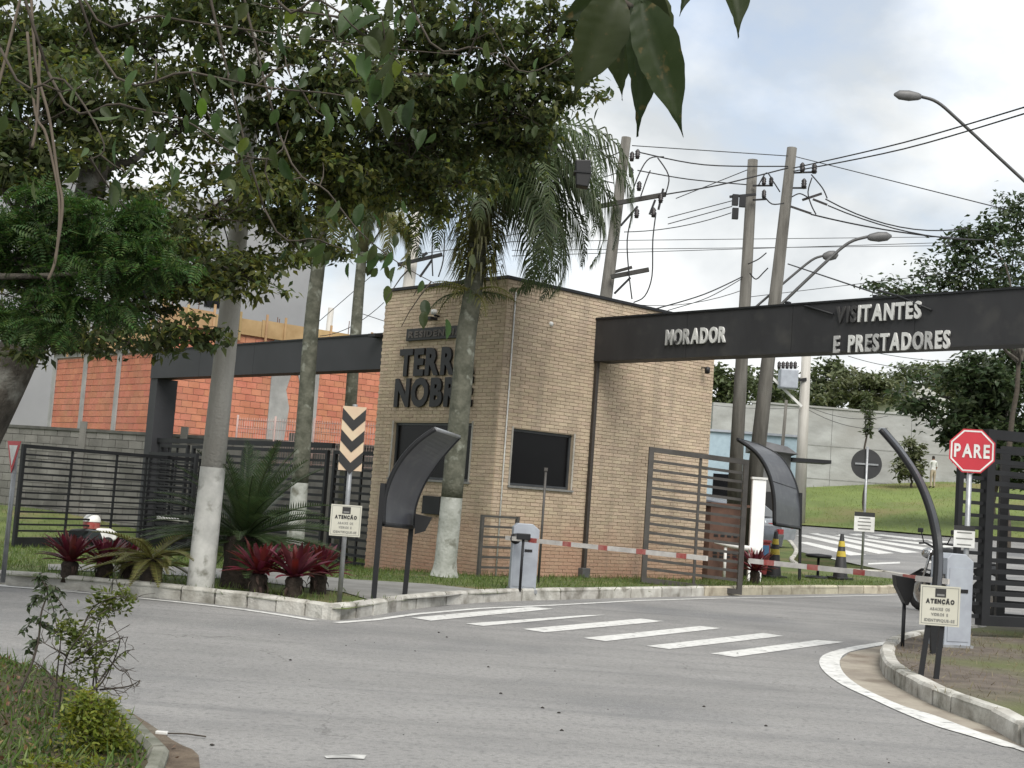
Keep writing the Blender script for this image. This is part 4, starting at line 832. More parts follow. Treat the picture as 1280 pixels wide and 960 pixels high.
mb = MB(); mb.lathe([(.16, .38), (.17, .44), (.165, .52)], (-.06, 0, 0), 16); mb.build('red_engine', M_armr, t); MB().lathe([(.175, .52), (.17, .58), (.12, .65), (0, .68)], (-.06, 0, 0), 16).build('dome_cover', M_white, t)
for x in (-.36, .3):
    for s_ in (-1, 1): wheel(t, (x, s_*.2, .12), .12, .05)
# ================================================================ PERSON
def person(loc, rz, label):
    t = thing('person', loc, label, 'person', rz)
    J = {'pel': ((0, 0, .95), .125), 'wai': ((0, 0, 1.1), .115), 'che': ((0, 0, 1.32), .14), 'nek': ((0, .01, 1.47), .055), 'hd': ((0, .02, 1.58), .088), 'top': ((0, .02, 1.70), .07),
         'lh': ((.09, 0, .9), .095), 'lk': ((.10, .02, .5), .065), 'la': ((.11, 0, .09), .045), 'lt': ((.12, .14, .04), .04), 'rh': ((-.09, 0, .9), .095), 'rk': ((-.11, .03, .5), .065), 'ra': ((-.14, -.04, .09), .045), 'rt': ((-.16, .1, .04), .04),
         'ls': ((.18, 0, 1.4), .06), 'le': ((.25, .02, 1.13), .045), 'lw': ((.23, .12, .9), .032), 'lf': ((.22, .16, .82), .03), 'rs': ((-.18, 0, 1.4), .06), 're': ((-.24, .08, 1.14), .045), 'rw': ((-.1, .24, 1.1), .032), 'rf': ((-.04, .28, 1.1), .03)}
    E_ = [('pel', 'wai'), ('wai', 'che'), ('che', 'nek'), ('nek', 'hd'), ('hd', 'top'), ('pel', 'lh'), ('lh', 'lk'), ('lk', 'la'), ('la', 'lt'), ('pel', 'rh'), ('rh', 'rk'), ('rk', 'ra'), ('ra', 'rt'), ('che', 'ls'), ('ls', 'le'), ('le', 'lw'), ('lw', 'lf'), ('che', 'rs'), ('rs', 're'), ('re', 'rw'), ('rw', 'rf')]
    ks = list(J); me = bpy.data.meshes.new('body'); me.from_pydata([J[k][0] for k in ks], [(ks.index(a), ks.index(b)) for a, b in E_], [])
    o = bpy.data.objects.new('body', me); COL.objects.link(o); me.update()
    lay = me.attributes.get('skin') or None
    bm = bmesh.new(); bm.from_mesh(me); sk = bm.verts.layers.skin.verify(); bm.verts.ensure_lookup_table()
    for i, k in enumerate(ks): bm.verts[i][sk].radius = (J[k][1], J[k][1]*(.75 if k in ('pel', 'wai', 'che') else 1)); bm.verts[i][sk].use_root = k == 'pel'
    bm.to_mesh(me); bm.free()
    o.modifiers.new('skin', 'SKIN'); s = o.modifiers.new('sub', 'SUBSURF'); s.levels = 2
    dg = bpy.context.evaluated_depsgraph_get(); dg.update(); m2 = bpy.data.meshes.new_from_object(o.evaluated_get(dg)); bpy.data.objects.remove(o)
    m2.materials.clear()
    for m in (mat('skin', (.25, .14, .09), rough=.6), mat('white_shirt', (.62, .62, .6), rough=.85), mat('beige_trousers', (.38, .32, .24), rough=.85), mat('dark_shoe', (.03, .03, .03)), mat('hair', (.02, .015, .012))): m2.materials.append(m)
    for p in m2.polygons:
        c = p.center; p.use_smooth = True
        if c.z < .1: k = 3
        elif c.z < .96 and abs(c.x) < .2: k = 2
        elif c.z > 1.62 or (c.z > 1.53 and c.y < .01): k = 4
        elif c.z > 1.46: k = 0
        elif (c.x > .17 and c.z < 1.12) or (c.y > .13 and c.z < 1.2): k = 0
        else: k = 1
        p.material_index = k
    link('body', m2, t)
b = at(1166, 601, 69.5); b.z = gz(b.x, b.y)+.05
person(b, R(25), 'person in white shirt and beige trousers standing at the bush on the slope')
# ================================================================ WALLS AND HOUSES
M_cwall = mat('rendered_wall', (.38, .385, .38), rough=.95, c2=(.27, .272, .265), scale=.7, bump=.4, bscale=10, c3=(.27, .265, .25), s3=.35, lo3=.5, hi3=.75, stretch=(1, 1, 2.5))
p0 = at(935, 600, 72); p1 = at(1330, 600, 74); ang = math.atan2(p1.y-p0.y, p1.x-p0.x); Lw = (p1-p0).length
zw = gz(p0.x, p0.y)-1.0; wl = thing('boundary_wall', (p0.x, p0.y, zw), 'long plain grey rendered wall at the top of the grassy slope', 'wall', ang)
nseg = 4
for i in range(nseg): MB().b2(i*Lw/nseg, (i+1)*Lw/nseg-.02, -.1, .1, 0, 5.75).build('wall_panel', M_cwall, wl)
for z in (1.9, 3.7): MB().b2(0, Lw, -.112, -.102, z, z+.05).build('joint_line', mat('joint_grey', (.26, .26, .25), rough=.95), wl)
MB().b2(-.1, Lw, -.16, .16, 5.75, 5.85).build('coping', M_cwall, wl)
MB().b2(-2.2, -.02, -.2, .2, 3.9, 5.6).build('end_block', M_cwall, wl)
p0 = at(860, 640, 58); t = thing('blue_house', (p0.x, p0.y, gz(p0.x, p0.y)), 'pale blue wall of a low building beyond the gatehouse', 'building')
MB().b2(0, 4.6, 0, 4, -1, at(900, 540, 58).z-t.location.z).build('wall', mat('pale_blue_paint', (.36, .46, .52), rough=.9, c2=(.3, .39, .45)), t); MB().b2(-.1, 4.7, -.1, 4.1, at(900, 540, 58).z-t.location.z, at(900, 540, 58).z-t.location.z+.1).build('roof_edge', M_grey, t)
MB().b2(1.0, 2.0, -.03, .0, 1.0, 2.2).build('window', M_glass, t)
p0 = at(958, 600, 50); t = thing('small_hut', (p0.x, p0.y, gz(p0.x, p0.y)), 'small dark hut with flat overhanging roof before the grey wall', 'hut')
zt_ = at(975, 568, 50).z-t.location.z; MB().b2(-.55, .75, -.6, .6, -.5, zt_).build('wall', mat('hut_wall', (.17, .17, .17)), t); MB().b2(-.3, .3, -.62, -.6, .3, 1.6).build('door', M_black, t)
mb = MB(); mb.add([(-.7, -1.1, zt_+.45), (.5, -1.1, zt_+.25), (.6, .8, zt_+.05), (-.7, .8, zt_+.25), (-.7, -1.1, zt_+.1), (.9, -1.1, zt_), (.9, .8, zt_-.05), (-.7, .8, zt_)], ((0,1,2,3),(7,6,5,4),(4,5,1,0),(5,6,2,1),(6,7,3,2),(7,4,0,3))); mb.build('roof', mat('hut_roof', (.17, .17, .18)), t)
MB().b2(.75, 2.2, -.8, .4, zt_-.25, zt_-.12).build('awning', M_dark, t)
p0 = at(1140, 520, 95); t = thing('white_house', (p0.x, p0.y, gz(p0.x, p0.y)), 'white house with low gabled roof beyond the grey wall', 'house', R(10))
zt_ = at(1140, 488, 95).z-t.location.z; MB().b2(-2.6, 2.6, 0, 5, -1, zt_-.6).build('wall', M_white, t)
mb = MB(); mb.add([(-2.9, -.3, zt_-.6), (2.9, -.3, zt_-.6), (2.9, 5.3, zt_-.6), (-2.9, 5.3, zt_-.6), (0.5, -.3, zt_+.4), (0.5, 5.3, zt_+.4)], [(0, 1, 4), (1, 2, 5, 4), (2, 3, 5), (3, 0, 4, 5), (0, 3, 2, 1)]); mb.build('roof', mat('pale_roof', (.5, .5, .48), rough=.8), t); MB().b2(-1, .2, -.03, 0, zt_-2, zt_-1).build('window', M_glass, t)
# grey concrete block wall behind the left gate
A = at(-20, 600, 34.5); Bq = at(190, 600, 32.6); d = Bq-A; a = math.atan2(d.y, d.x); Lb = Vector((d.x, d.y)).length+9
M_blk = mat('grey_block', (.185, .18, .165), rough=.95, c2=(.11, .108, .098), scale=1.1, bump=.5, bscale=40, island=.2, c3=(.045, .045, .04), s3=.7, lo3=.56, hi3=.76, stretch=(1, 1, .5))
bw = thing('block_wall', (A.x, A.y, gz(A.x, A.y)-.25), 'stained grey concrete block wall behind the open slat gate', 'wall', a)
HB = 2.35; MB().b2(0, Lb, 0, .14, 0, HB).build('core', mat('block_mortar', (.14, .138, .128), rough=.95, c2=(.09, .088, .08)), bw)
cells = bricks(Lb, None, .40, .20, .014, 0, HB); facade(bw, cells, Matrix.Identity(4), .40, .20, .014, .02, M_blk, 'block', 300, lambda c: -c[2]*.3+c[0], 'blockwork')
MB().b2(-.02, Lb, -.05, .18, HB, HB+.07).build('coping', mat('coping_stain', (.10, .10, .09), rough=.95, c2=(.05, .05, .045), scale=3), bw)
for x in (3.0, 6.0, 9): MB().b2(x-.1, x+.1, -.06, -.022, 0, HB+.25).build('pilaster', M_blk, bw)
# fence of pinkish wire on the wall line towards the gatehouse
q0 = Bp(2.0, 11.6); wf = thing('wire_fence', (q0.x, q0.y, 1.5), 'thin pale wire mesh fence panels before the red block house', 'fence', a-R(8))
M_wf = mat('pale_wire', (.50, .36, .33), rough=.7); n_ = 9
for i in range(n_): MB().tube([(i*1.15, 0, .2), (i*1.15, 0, 1.42)], .025, 6).build('post', M_wf, wf)
for i in range(n_-1):
    mb = MB()
    for z in (.35, .6, .85, 1.1, 1.3): mb.tube([(i*1.15, 0, z), (i*1.15+1.15, 0, z)], .007, 4)
    for k in range(1, 16): mb.tube([(i*1.15+k*.072, .01, .3), (i*1.15+k*.072, .01, 1.36)], .005, 4)
    tag(mb.build('mesh_panel', M_wf, wf), kind='stuff')
MB().b2(-.2, n_*1.15, -.05, .10, -1.8, .28).build('plinth', mat('block_mortar'  , (.1, .1, .1)), wf)
# red hollow block house
hc = at(192, 500, 34.8); hz = gz(hc.x, hc.y)-.6
rh = thing('red_block_house', (hc.x, hc.y, hz), 'unfinished red clay block house with grey columns and timber formwork', 'house', HU)
M_clay = mat('clay_block', (.52, .205, .13), rough=.9, c2=(.45, .165, .10), scale=2, bump=.5, bscale=50, island=.10, c3=(.44, .19, .12), s3=.8)
M_rm = mat('clay_mortar', (.45, .31, .25), rough=.95, c2=(.36, .24, .19), scale=3); M_col = mat('raw_concrete', (.34, .34, .33), rough=.95, c2=(.24, .24, .235), scale=2)
HH = at(330, 415, 36.5).z-hz; VL, UL = 10.5, 6.4
MB().b2(0, VL, 0, .2, 0, HH).build('wall', M_rm, rh); MB().b2(0, .2, .2, UL, 0, HH-.9).build('wall', M_rm, rh); MB().b2(.2, VL, UL-.2, UL, 0, HH).build('wall', M_rm, rh); MB().b2(VL-.2, VL, .2, UL-.2, 0, HH).build('wall', M_rm, rh)
facade(rh, bricks(VL, None, .32, .175, .016, 0, HH-.05), Matrix.Identity(4), .32, .175, .016, .02, M_clay, 'clay_block', 300, lambda c: abs(c[2]-3.6)*1.5+c[0]*.5, 'clay_blockwork')
mb = MB()
for c in bricks(UL, None, .28, .175, .016, 0, HH-.95): mb.b2(-.02+random.uniform(-.004, .004), .004, c[0], c[1], c[2], c[3])
tag(mb.build('clay_blockwork', M_clay, rh), kind='stuff')
for x in (.12, 3.6, 4.9, VL-.2): MB().b2(x-.14, x+.14, -.05, -.022, 0, HH).build('column', M_col, rh)
for x in (3.85, 4.65):                     # ragged mortar smears beside the columns
    mb = MB(); pl = [(x+random.uniform(-.25, .02)-.1, z*HH/12) for z in range(13)]+[(x+random.uniform(0, .3)+.1, z*HH/12) for z in range(12, -1, -1)]; mb.prism(pl, .012, Matrix.Translation((0, -.030, 0)) @ RS); mb.build('mortar_smear', M_col, rh)
for y in (2.1, 4.2, 6.28): MB().b2(-.06, -.024, y-.11, y+.11, 0, HH-.9).build('column', M_col, rh)
MB().b2(-.05, .1, -.055, UL, HH-.9, HH-.7).build('ring_beam', M_col, rh)
M_ply = mat('formwork_timber', (.42, .29, .15), rough=.85, c2=(.32, .21, .10), scale=2, island=.2)
for i in range(7): MB().b2(i*1.5, i*1.5+1.48, -.09, -.055, HH-.12, HH+.34+random.uniform(-.03, .05)).build('formwork_board', M_ply, rh)
for i in range(14): x = i*.75+random.uniform(-.1, .1); MB().b2(x, x+.06, -.13, -.092, HH-.3, HH+.42+random.uniform(0, .18)).build('formwork_batten', M_ply, rh)
for i in range(4): MB().b2(-.14, -.10, i*1.6, i*1.6+1.58, HH-.75, HH-.35).build('formwork_board', M_ply, rh)
for i in range(6): MB().b2(-.18, -.142, i*1.0+.2, i*1.0+.26, HH-.9, HH-.1+random.uniform(0, .2)).build('formwork_batten', M_ply, rh)
for x, y in ((.3, .3), (.45, .35), (1.0, .4), (1.2, .3), (3.6, .1), (3.7, .2), (6, .1)): MB().tube([(x, y, HH-.3), (x+random.uniform(-.03, .03), y, HH+random.uniform(.5, .9))], .012, 4).build('rebar', mat('rust', (.12, .06, .04), rough=.9), rh)
p0 = at(-60, 500, 46); p1 = at(390, 400, 52); t = thing('grey_building', (p0.x, p0.y, gz(p0.x, p0.y)-1), 'tall plain grey plastered building behind the red block house', 'building', math.atan2(p1.y-p0.y, p1.x-p0.x)); Lg = Vector((p1.x-p0.x, p1.y-p0.y)).length
MB().b2(0, Lg, 0, 8, 0, 12.5).build('wall', mat('grey_plaster', (.27, .275, .285), rough=.95, c2=(.23, .235, .245), scale=.4), t); MB().b2(-.1, Lg+.06, -.08, 8.1, 12.5, 12.7).build('parapet', M_col, t)
for i in range(3): MB().b2(2+i*3.2, 3.2+i*3.2, -.04, 0, 8.6, 9.8).build('window', M_glass, t)
# ================================================================ VEGETATION
def unit(a): return a/np.maximum(np.linalg.norm(a, axis=-1, keepdims=True), 1e-9)
OVAL = (np.array([[0, 0, 0], [.24, .38, .05], [0, 1, -.04], [-.24, .38, .05]]), np.array([[0, 1, 2], [0, 2, 3]]))
BLADE = (np.array([[-.05, 0, 0], [.05, 0, 0], [.02, .65, .06], [0, 1, .18]]), np.array([[0, 1, 2], [0, 2, 3]]))
def fern_template(n=9):
    V, F_ = [], []
    for i in range(n):
        y = .12+.85*i/n; ln = .26*math.sin(math.pi*(.15+.8*i/n)); dz = -.25*y*y
        for s in (-1, 1):
            k = len(V); V += [(0, y, dz), (s*ln*.5, y+.05, dz+.01), (s*ln, y+.07, dz-.03), (s*ln*.5, y-.03, dz)]; F_ += [(k, k+1, k+2), (k, k+2, k+3)]
    return np.array(V), np.array(F_)
FERN = fern_template()
def big_leaf_template(rows=22):
    V, F_ = [], []; cs = (-1, -.7, -.35, 0, .35, .7, 1); k = len(cs)
    for i in range(rows+1):
        y = i/rows; w_ = .235*(math.sin(math.pi*y**.78)**.85 if y < .7 else math.sin(math.pi*.7**.78)**.85*((1-y)/.3)**1.6); w_ = max(w_, .001)
        for c in cs: V.append((c*w_*(1+.03*math.sin(y*37+c)), y, -.16*y*y+abs(c)*w_*.35+.006*math.sin(2*math.pi*9*(y-.12*abs(c)))*(abs(c) > 0)+.01*math.sin(y*9+c*2)))
    for i in range(rows):
        for j in range(k-1): a = i*k+j; F_ += [(a, a+1, a+k+1), (a, a+k+1, a+k)]
    return np.array(V), np.array(F_)
BIG = big_leaf_template()
def scatter(pos, fwd, up, size, tmpl):
    tv, tf = tmpl; fwd = unit(fwd); side = unit(np.cross(fwd, up)); nrm = np.cross(side, fwd); n = len(pos)
    s = size[:, None, None]
    V = pos[:, None, :]+s*(tv[None, :, 0, None]*side[:, None, :]+tv[None, :, 1, None]*fwd[:, None, :]+tv[None, :, 2, None]*nrm[:, None, :])
    F_ = tf[None]+(np.arange(n)*len(tv))[:, None, None]
    return V.reshape(-1, 3), F_.reshape(-1, 3)
def foliage_pts(center, rad, n, nsub=14, sub=.34):
    """leaf positions in uneven sub-clumps through an ellipsoid"""
    c = unit(rng.normal(size=(nsub, 3)))*(rng.random((nsub, 1))**.45); c = c*np.array(rad)
    k = rng.integers(0, nsub, n); p = c[k]+rng.normal(size=(n, 3))*np.array(rad)*sub*np.array([1, 1, .55])*(.55+.7*rng.random((nsub, 1))[k])
    return p+np.array(center), c+np.array(center)
def crown_obj(name, parent, P, size, m, tmpl, droop=.5, org=None, smooth=False):
    n = len(P); f = rng.normal(size=(n, 3)); f[:, 2] = f[:, 2]*.5-droop; u = rng.normal(size=(n, 3))*.6; u[:, 2] += 1
    V, F_ = scatter(P-np.array(org), f, u, size*(.65+.7*rng.random(n)), tmpl); return link(name, npmesh(name, V, F_, m, smooth), parent)
def limb(mb, a, b, r0, r1, bend=.12, n=7, seg=6):
    a, b = Vector(a), Vector(b); L_ = (b-a).length; off = Vector(rng.normal(size=3))*L_*bend; pts = []
    for i in range(n+1):
        t = i/n; pts.append(a.lerp(b, t)+off*math.sin(math.pi*t)+Vector(rng.normal(size=3))*L_*.012)
    mb.tube(pts, [r0+(r1-r0)*i/n for i in range(n+1)], seg, cap=False); return pts
M_bark = mat('bark', (.11, .098, .082), rough=.95, c2=(.045, .04, .033), scale=6, bump=.9, bscale=35, c3=(.30, .30, .27), s3=2.2, lo3=.56, hi3=.70, stretch=(1.5, 1.5, .5))
M_twig = mat('twig_bark', (.075, .062, .048), rough=.95, c2=(.045, .038, .03), scale=8)
L_tree = leafm('tree_leaf', (.070, .090, .034), .55, .44, .6); L_treey = leafm('yellowing_leaf', (.14, .155, .042), .4, .5, .6); L_fern = leafm('feathery_leaf', (.055, .10, .028), .5, .40, .6)
L_big = leafm('broad_leaf', (.05, .075, .026), .5, .42, .55); L_dk = leafm('dark_tree_leaf', (.052, .075, .033), .45, .25); L_far = leafm('far_leaf', (.095, .118, .055), .35, .25); L_far2 = leafm('far_leaf_olive', (.115, .13, .065), .35, .25)  # far leaf colours are lightened to paint haze onto the distant trees
# ---- big roadside tree on the left
DT = 13.5
tb0 = G(-100, 725, VERGE); DT = tb0.y; org = tb0
bt = thing('spreading_tree', org, 'large spreading leafy tree with lichened trunk overhanging the left verge', 'tree')
tr_pts = [tb0+Vector((0, 0, -.15)), at(-72, 640, DT), at(-36, 560, DT), at(4, 480, DT-.1), at(36, 415, DT-.1), at(76, 335, DT-.1), at(105, 270, DT), at(118, 210, DT)]
mb = MB(); mb.tube([p-org for p in smooth_path(tr_pts, 4)], [.27-.14*i/28 for i in range(29)], 12); 
fork = tr_pts[5]-org; fork2 = tr_pts[7]-org; mb.build('trunk', M_bark, bt)
cl = [(40, 40, 120, 90, 12.5), (170, 40, 120, 80, 13.5), (300, 40, 110, 70, 13), (110, 150, 130, 80, 12.6), (235, 150, 120, 80, 13.4), (350, 150, 110, 80, 13.6), (420, 70, 100, 80, 13), (520, 40, 90, 70, 13.6), (600, 20, 80, 60, 13.2), (560, 110, 85, 70, 14),
      (650, 80, 80, 70, 13.6), (700, 40, 60, 50, 13.2), (700, 100, 55, 45, 13.8), (620, 170, 80, 60, 14.4), (470, 160, 85, 80, 14), (440, 240, 80, 55, 14.2), (360, 240, 100, 70, 13.6), (270, 260, 110, 70, 13.2), (370, 295, 80, 40, 13.6), (250, 340, 100, 50, 13), (180, 300, 110, 80, 12.6), (300, 350, 70, 32, 13.3),
      (195, 400, 75, 40, 13), (60, 120, 110, 80, 11.8), (20, 230, 100, 80, 11.9), (530, 230, 60, 60, 14.6), (60, 420, 60, 40, 12.2), (130, 420, 45, 25, 12.5), (250, 420, 45, 22, 13), (-80, 150, 110, 120, 12.5), (-60, 330, 90, 80, 12.5), (200, -60, 200, 60, 13), (480, -60, 160, 50, 13.5), (520, 180, 80, 50, 13.8), (580, 225, 70, 45, 14.5), (645, 172, 60, 45, 14), (500, 110, 90, 60, 13.2), (640, 130, 90, 60, 13.6), (420, 190, 80, 45, 13.4)]
PA, PB = [], []; lb = MB(); tw = MB()
nodes = [(p-org, .10-.008*k) for k, p in enumerate(tr_pts[4:])]
cl.sort(key=lambda q: ((at(q[0], q[1], q[4])-org)-fork2).length)
for i, (cx, cy, rx, ry, D) in enumerate(cl):
    c = at(cx, cy, D); k = D/FPX; rad = (rx*k, max(rx, ry)*k*.9, ry*k); n = int(24*rx*ry/100*1.2)
    P, subs = foliage_pts(c, rad, n, 20, .19)
    m_ = rng.random(len(P)) < (.5 if (cx > 200 and 180 < cy < 420) else .15)
    PA.append(P[~m_]); PB.append(P[m_])
    nd, nr = min(nodes, key=lambda q: ((c-org)-q[0]).length+.25*(q[0]-fork).length)
    r0 = min(nr*.75, .05); pts = limb(lb, nd, c-org, r0, max(r0*.45, .012), .10, 9, 7)
    nodes += [(p, r0+(max(r0*.45, .012)-r0)*q/9) for q, p in enumerate(pts) if q > 3]
    for s_ in subs: limb(tw, pts[-1-rng.integers(0, 4)], Vector(s_)-org, .010, .003, .15, 5, 4)
lb.build('limb', M_bark, bt); tag(tw.build('twig', M_twig, bt), kind='stuff')
crown_obj('crown', bt, np.concatenate(PA), np.full(sum(map(len, PA)), .092), L_tree, OVAL, .7, org); crown_obj('crown', bt, np.concatenate(PB), np.full(sum(map(len, PB)), .09), L_treey, OVAL, .7, org)
# hanging vines
mb = MB()
for pts in ([(38, -20), (45, 80), (62, 150), (72, 220), (78, 260), (68, 330)], [(30, -20), (10, 60), (-8, 130)], [(34, 40), (44, 140), (58, 170), (74, 250), (70, 320), (60, 350)], [(50, 60), (46, 150), (40, 185)]): mb.tube(smooth_path([at(x, y, 9.5)-org for x, y in pts], 5), .011, 5)
mb.build('hanging_vine', mat('vine', (.13, .105, .08), rough=.95), bt)
# ---- feathery tree in front of it
fb = G(-150, 742, VERGE); ft = thing('feathery_tree', fb, 'bright green tree with fine feathery leaves hanging beside the big trunk', 'tree')
mb = MB(); fp = [fb+Vector((0, 0, -.1)), at(-130, 600, fb.y), at(-90, 450, fb.y-.1), at(-50, 330, fb.y-.2)]; mb.tube([p-fb for p in smooth_path(fp, 5)], [.11-.05*i/15 for i in range(16)], 10); mb.build('trunk', M_bark, ft)
PF_ = []; lb = MB()
for cx, cy, rx, ry in ((20, 275, 55, 28), (85, 300, 60, 25), (30, 330, 60, 25), (120, 268, 60, 18), (170, 300, 50, 18), (140, 335, 60, 20), (205, 335, 35, 12), (80, 360, 60, 22), (-40, 320, 80, 70), (5, 385, 40, 26), (60, 405, 45, 16), (130, 385, 45, 14), (50, 242, 45, 12), (175, 265, 30, 10)):
    c = at(cx, cy, fb.y-.6); k = c.y/FPX; P, subs = foliage_pts(c, (rx*k, rx*k, ry*k), 150, 10, .26); PF_.append(P); pts = limb(lb, fp[-1]-fb, c-fb, .04, .012, .1)
    for s in subs: limb(lb, pts[-2], Vector(s)-fb, .01, .003, .1, 4, 4)
lb.build('limb', M_bark, ft); PF_ = np.concatenate(PF_); crown_obj('crown', ft, PF_, np.full(len(PF_), .20), L_fern, FERN, .55, fb)
# ---- near roadside tree : limbs reach over the camera from a trunk left of the view
nb = Vector((-4.6, 2.2, gz(-4.6, 2.2))); nt_ = thing('overhanging_tree', nb, 'near broad-leaved tree whose branches hang large leaves into the top of view', 'tree')
mb = MB(); mb.tube([p-nb for p in smooth_path([nb, nb+Vector((.1, .1, 1.6)), nb+Vector((.35, .2, 3.1)), nb+Vector((.8, .8, 5.1))], 4)], [.2-.1*i/12 for i in range(13)], 12); mb.build('trunk', M_bark, nt_)
lb = MB(); root = Vector((.8, .8, 5.0)); LP, LD = [], []
def branch_leaves(pts, n, spread, size_, hang=.9):
    for _ in range(n):
        i = rng.integers(len(pts)//4, len(pts)); p = Vector(pts[i])+Vector(rng.normal(size=3))*spread; LP.append((*p, size_, hang))
for chain, D, n, spr, sz in (([(120, 60), (240, 90), (340, 110), (430, 120), (520, 150)], 5.4, 44, .12, .085), ([(60, 90), (150, 130), (230, 150), (290, 190), (340, 200)], 5.2, 22, .09, .09), ([(330, -40), (400, 0), (460, 40), (500, 80)], 4.6, 26, .10, .12),
                            ([(100, -10), (200, 20), (330, 40), (480, 60), (600, 70)], 5.8, 30, .15, .085), ([(520, 20), (600, 60), (660, 90), (720, 60)], 6.4, 12, .2, .09), ([(350, 170), (410, 240), (450, 290), (500, 330), (545, 355)], 7.2, 30, .10, .115), ([(330, 260), (400, 300), (470, 325)], 7.4, 16, .08, .12),
                            ([(0, 60), (80, 100), (130, 180), (110, 200)], 5.0, 18, .13, .10)):
    P = [at(x, y, D)-nb for x, y in chain]; up_ = P[0]+Vector((-.5, -.3, 1.6)); lk = limb(lb, root, up_, .03, .012, .04); q0 = smooth_path([up_]+P, 5); lb.tube(q0[:6], [.010-.004*i/5 for i in range(6)], 5); q = q0[5:]; lb.tube(q, [.006-.004*i/(len(q)-1) for i in range(len(q))], 5); branch_leaves(q, n, spr, sz)
    for _ in range(n//6): i = rng.integers(2, len(q)); limb(lb, q[i], q[i]+Vector(rng.normal(size=3))*spr*1.3, .005, .002, .1, 3, 4)
q = [at(x, y, 2.1)-nb for x, y in ((640, -160), (730, -60), (765, -10), (790, 10))]; limb(lb, root, q[0]+Vector((-.6, 0, .5)), .04, .015, .03); limb(lb, q[0]+Vector((-.6, 0, .5)), q[0], .015, .008, .03); lb.tube(smooth_path(q, 5), .006, 5)
lb.build('limb', M_twig, nt_)
A_ = np.array(LP); n = len(A_); f = rng.normal(size=(n, 3))*.45; f[:, 2] -= 1.0; u = rng.normal(size=(n, 3)); u[:, 1] -= .6
V, F_ = scatter(A_[:, :3], f, u, A_[:, 3]*(.7+.6*rng.random(n)), BIG); link('crown', npmesh('crown', V, F_, L_big, True), nt_)
L_near = mat('near_leaf', (.036, .048, .019), rough=.55, c2=(.025, .036, .013), scale=14, island=.3, trans=.45, spec=.3, c3=(.09, .07, .03), s3=45, lo3=.62, hi3=.72)
def near_leaf(base, tip, wfac, D, tilt):
    a, b = at(*base, D), at(*tip, D+random.uniform(-.06, .06)); L_ = (b-a).length; fw = np.array([b-a]); up = np.array([[tilt, -1, .2]])
    tv, tf = BIG; V, F_ = scatter(np.array([a-nb]), fw, up, np.array([L_]), (tv*np.array([wfac*.8, 1, 1.4]), tf)); link('leaf', npmesh('leaf', V, F_, L_near, True), nt_)
for bs, tp_, wf_, D, tl in (((772, -8), (722, 112), 1.25, 2.05, .2), ((782, 2), (768, 116), .95, 2.15, -.5), ((790, 5), (812, 164), .75, 2.1, .3), ((800, 0), (853, 155), .85, 2.0, -.2), ((785, -10), (695, 22), .9, 2.2, .6), ((795, -20), (845, 60), 1.0, 2.25, .2), ((775, -20), (735, 40), 1.0, 2.1, -.4), ((810, -25), (830, 110), .8, 2.3, .5),
                         ((905, -60), (932, 30), 1.0, 2.0, .2), ((865, -50), (857, 10), .8, 2.1, .3), ((790, -10), (782, 75), 1.2, 2.18, .1)): near_leaf(bs, tp_, wf_, D, tl)
L_sunlit = leafm('leaf_painted_sunlit', (.10, .15, .025), .3, .5)  # brighter leaf colour stands in for light shining through a few leaves
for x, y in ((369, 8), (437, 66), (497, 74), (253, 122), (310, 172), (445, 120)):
    a_ = at(x, y, 5.0)-nb; V, F_ = scatter(np.array([a_]), np.array([[random.uniform(-.5, .5), random.uniform(-.3, .3), -1]]), np.array([[.3, -1, .2]]), np.array([random.uniform(.07, .1)]), BIG); link('leaf', npmesh('leaf', V, F_, L_sunlit, True), nt_)
# ---- palms
L_palm = leafm('palm_leaflet', (.062, .085, .036), .35, .32); L_palmy = leafm('palm_leaflet_yellow', (.16, .16, .05), .3, .35)
M_ptrunk = mat('palm_trunk', (.135, .135, .105), rough=.95, c2=(.065, .068, .05), scale=7, bump=.6, bscale=25, c3=(.24, .25, .21), s3=6, lo3=.58, hi3=.70)
M_plime = mat('palm_limewash', (.42, .43, .40), rough=.95, c2=(.26, .27, .24), scale=5, bump=.5, bscale=25, c3=(.15, .15, .12), s3=6, lo3=.55, hi3=.70)
def frond(parent, org_, base, az, el, L_, curl, m, nl=58, lf=.42, lw=.026):
    d = Vector((math.sin(az), math.cos(az), 0)); P = []; p = Vector(base); e = el; n = 14
    for i in range(n+1): P.append(p.copy()); p = p+(d*math.cos(e)+Vector((0, 0, math.sin(e))))*L_/n; e -= curl/n*(1+.8*i/n)
    mb = MB(); mb.tube(P, [.022-.017*i/n for i in range(n+1)], 4, cap=False); side = Vector((d.y, -d.x, 0))
    for i in range(nl):
        t = .1+.9*i/nl; k = min(int(t*n), n-1); q = P[k].lerp(P[k+1], t*n-k); tg = (P[k+1]-P[k]).normalized(); ll = lf*math.sin(math.pi*min(.96, .22+.74*t))*random.uniform(.85, 1.1)
        for s in (-1, 1):
            out = (side*s*.75+tg*.55+Vector((0, 0, random.uniform(-.25, .2)))).normalized(); m1 = q+out*ll*.5; tip = q+out*ll*.85+Vector((0, 0, -.55*ll)); wv = tg*lw*.5
            mb.add([q-wv*.6, q+wv*.6, m1+wv, tip, m1-wv], [(0, 1, 2, 4), (4, 2, 3)])
    return mb.build('frond', m, parent)
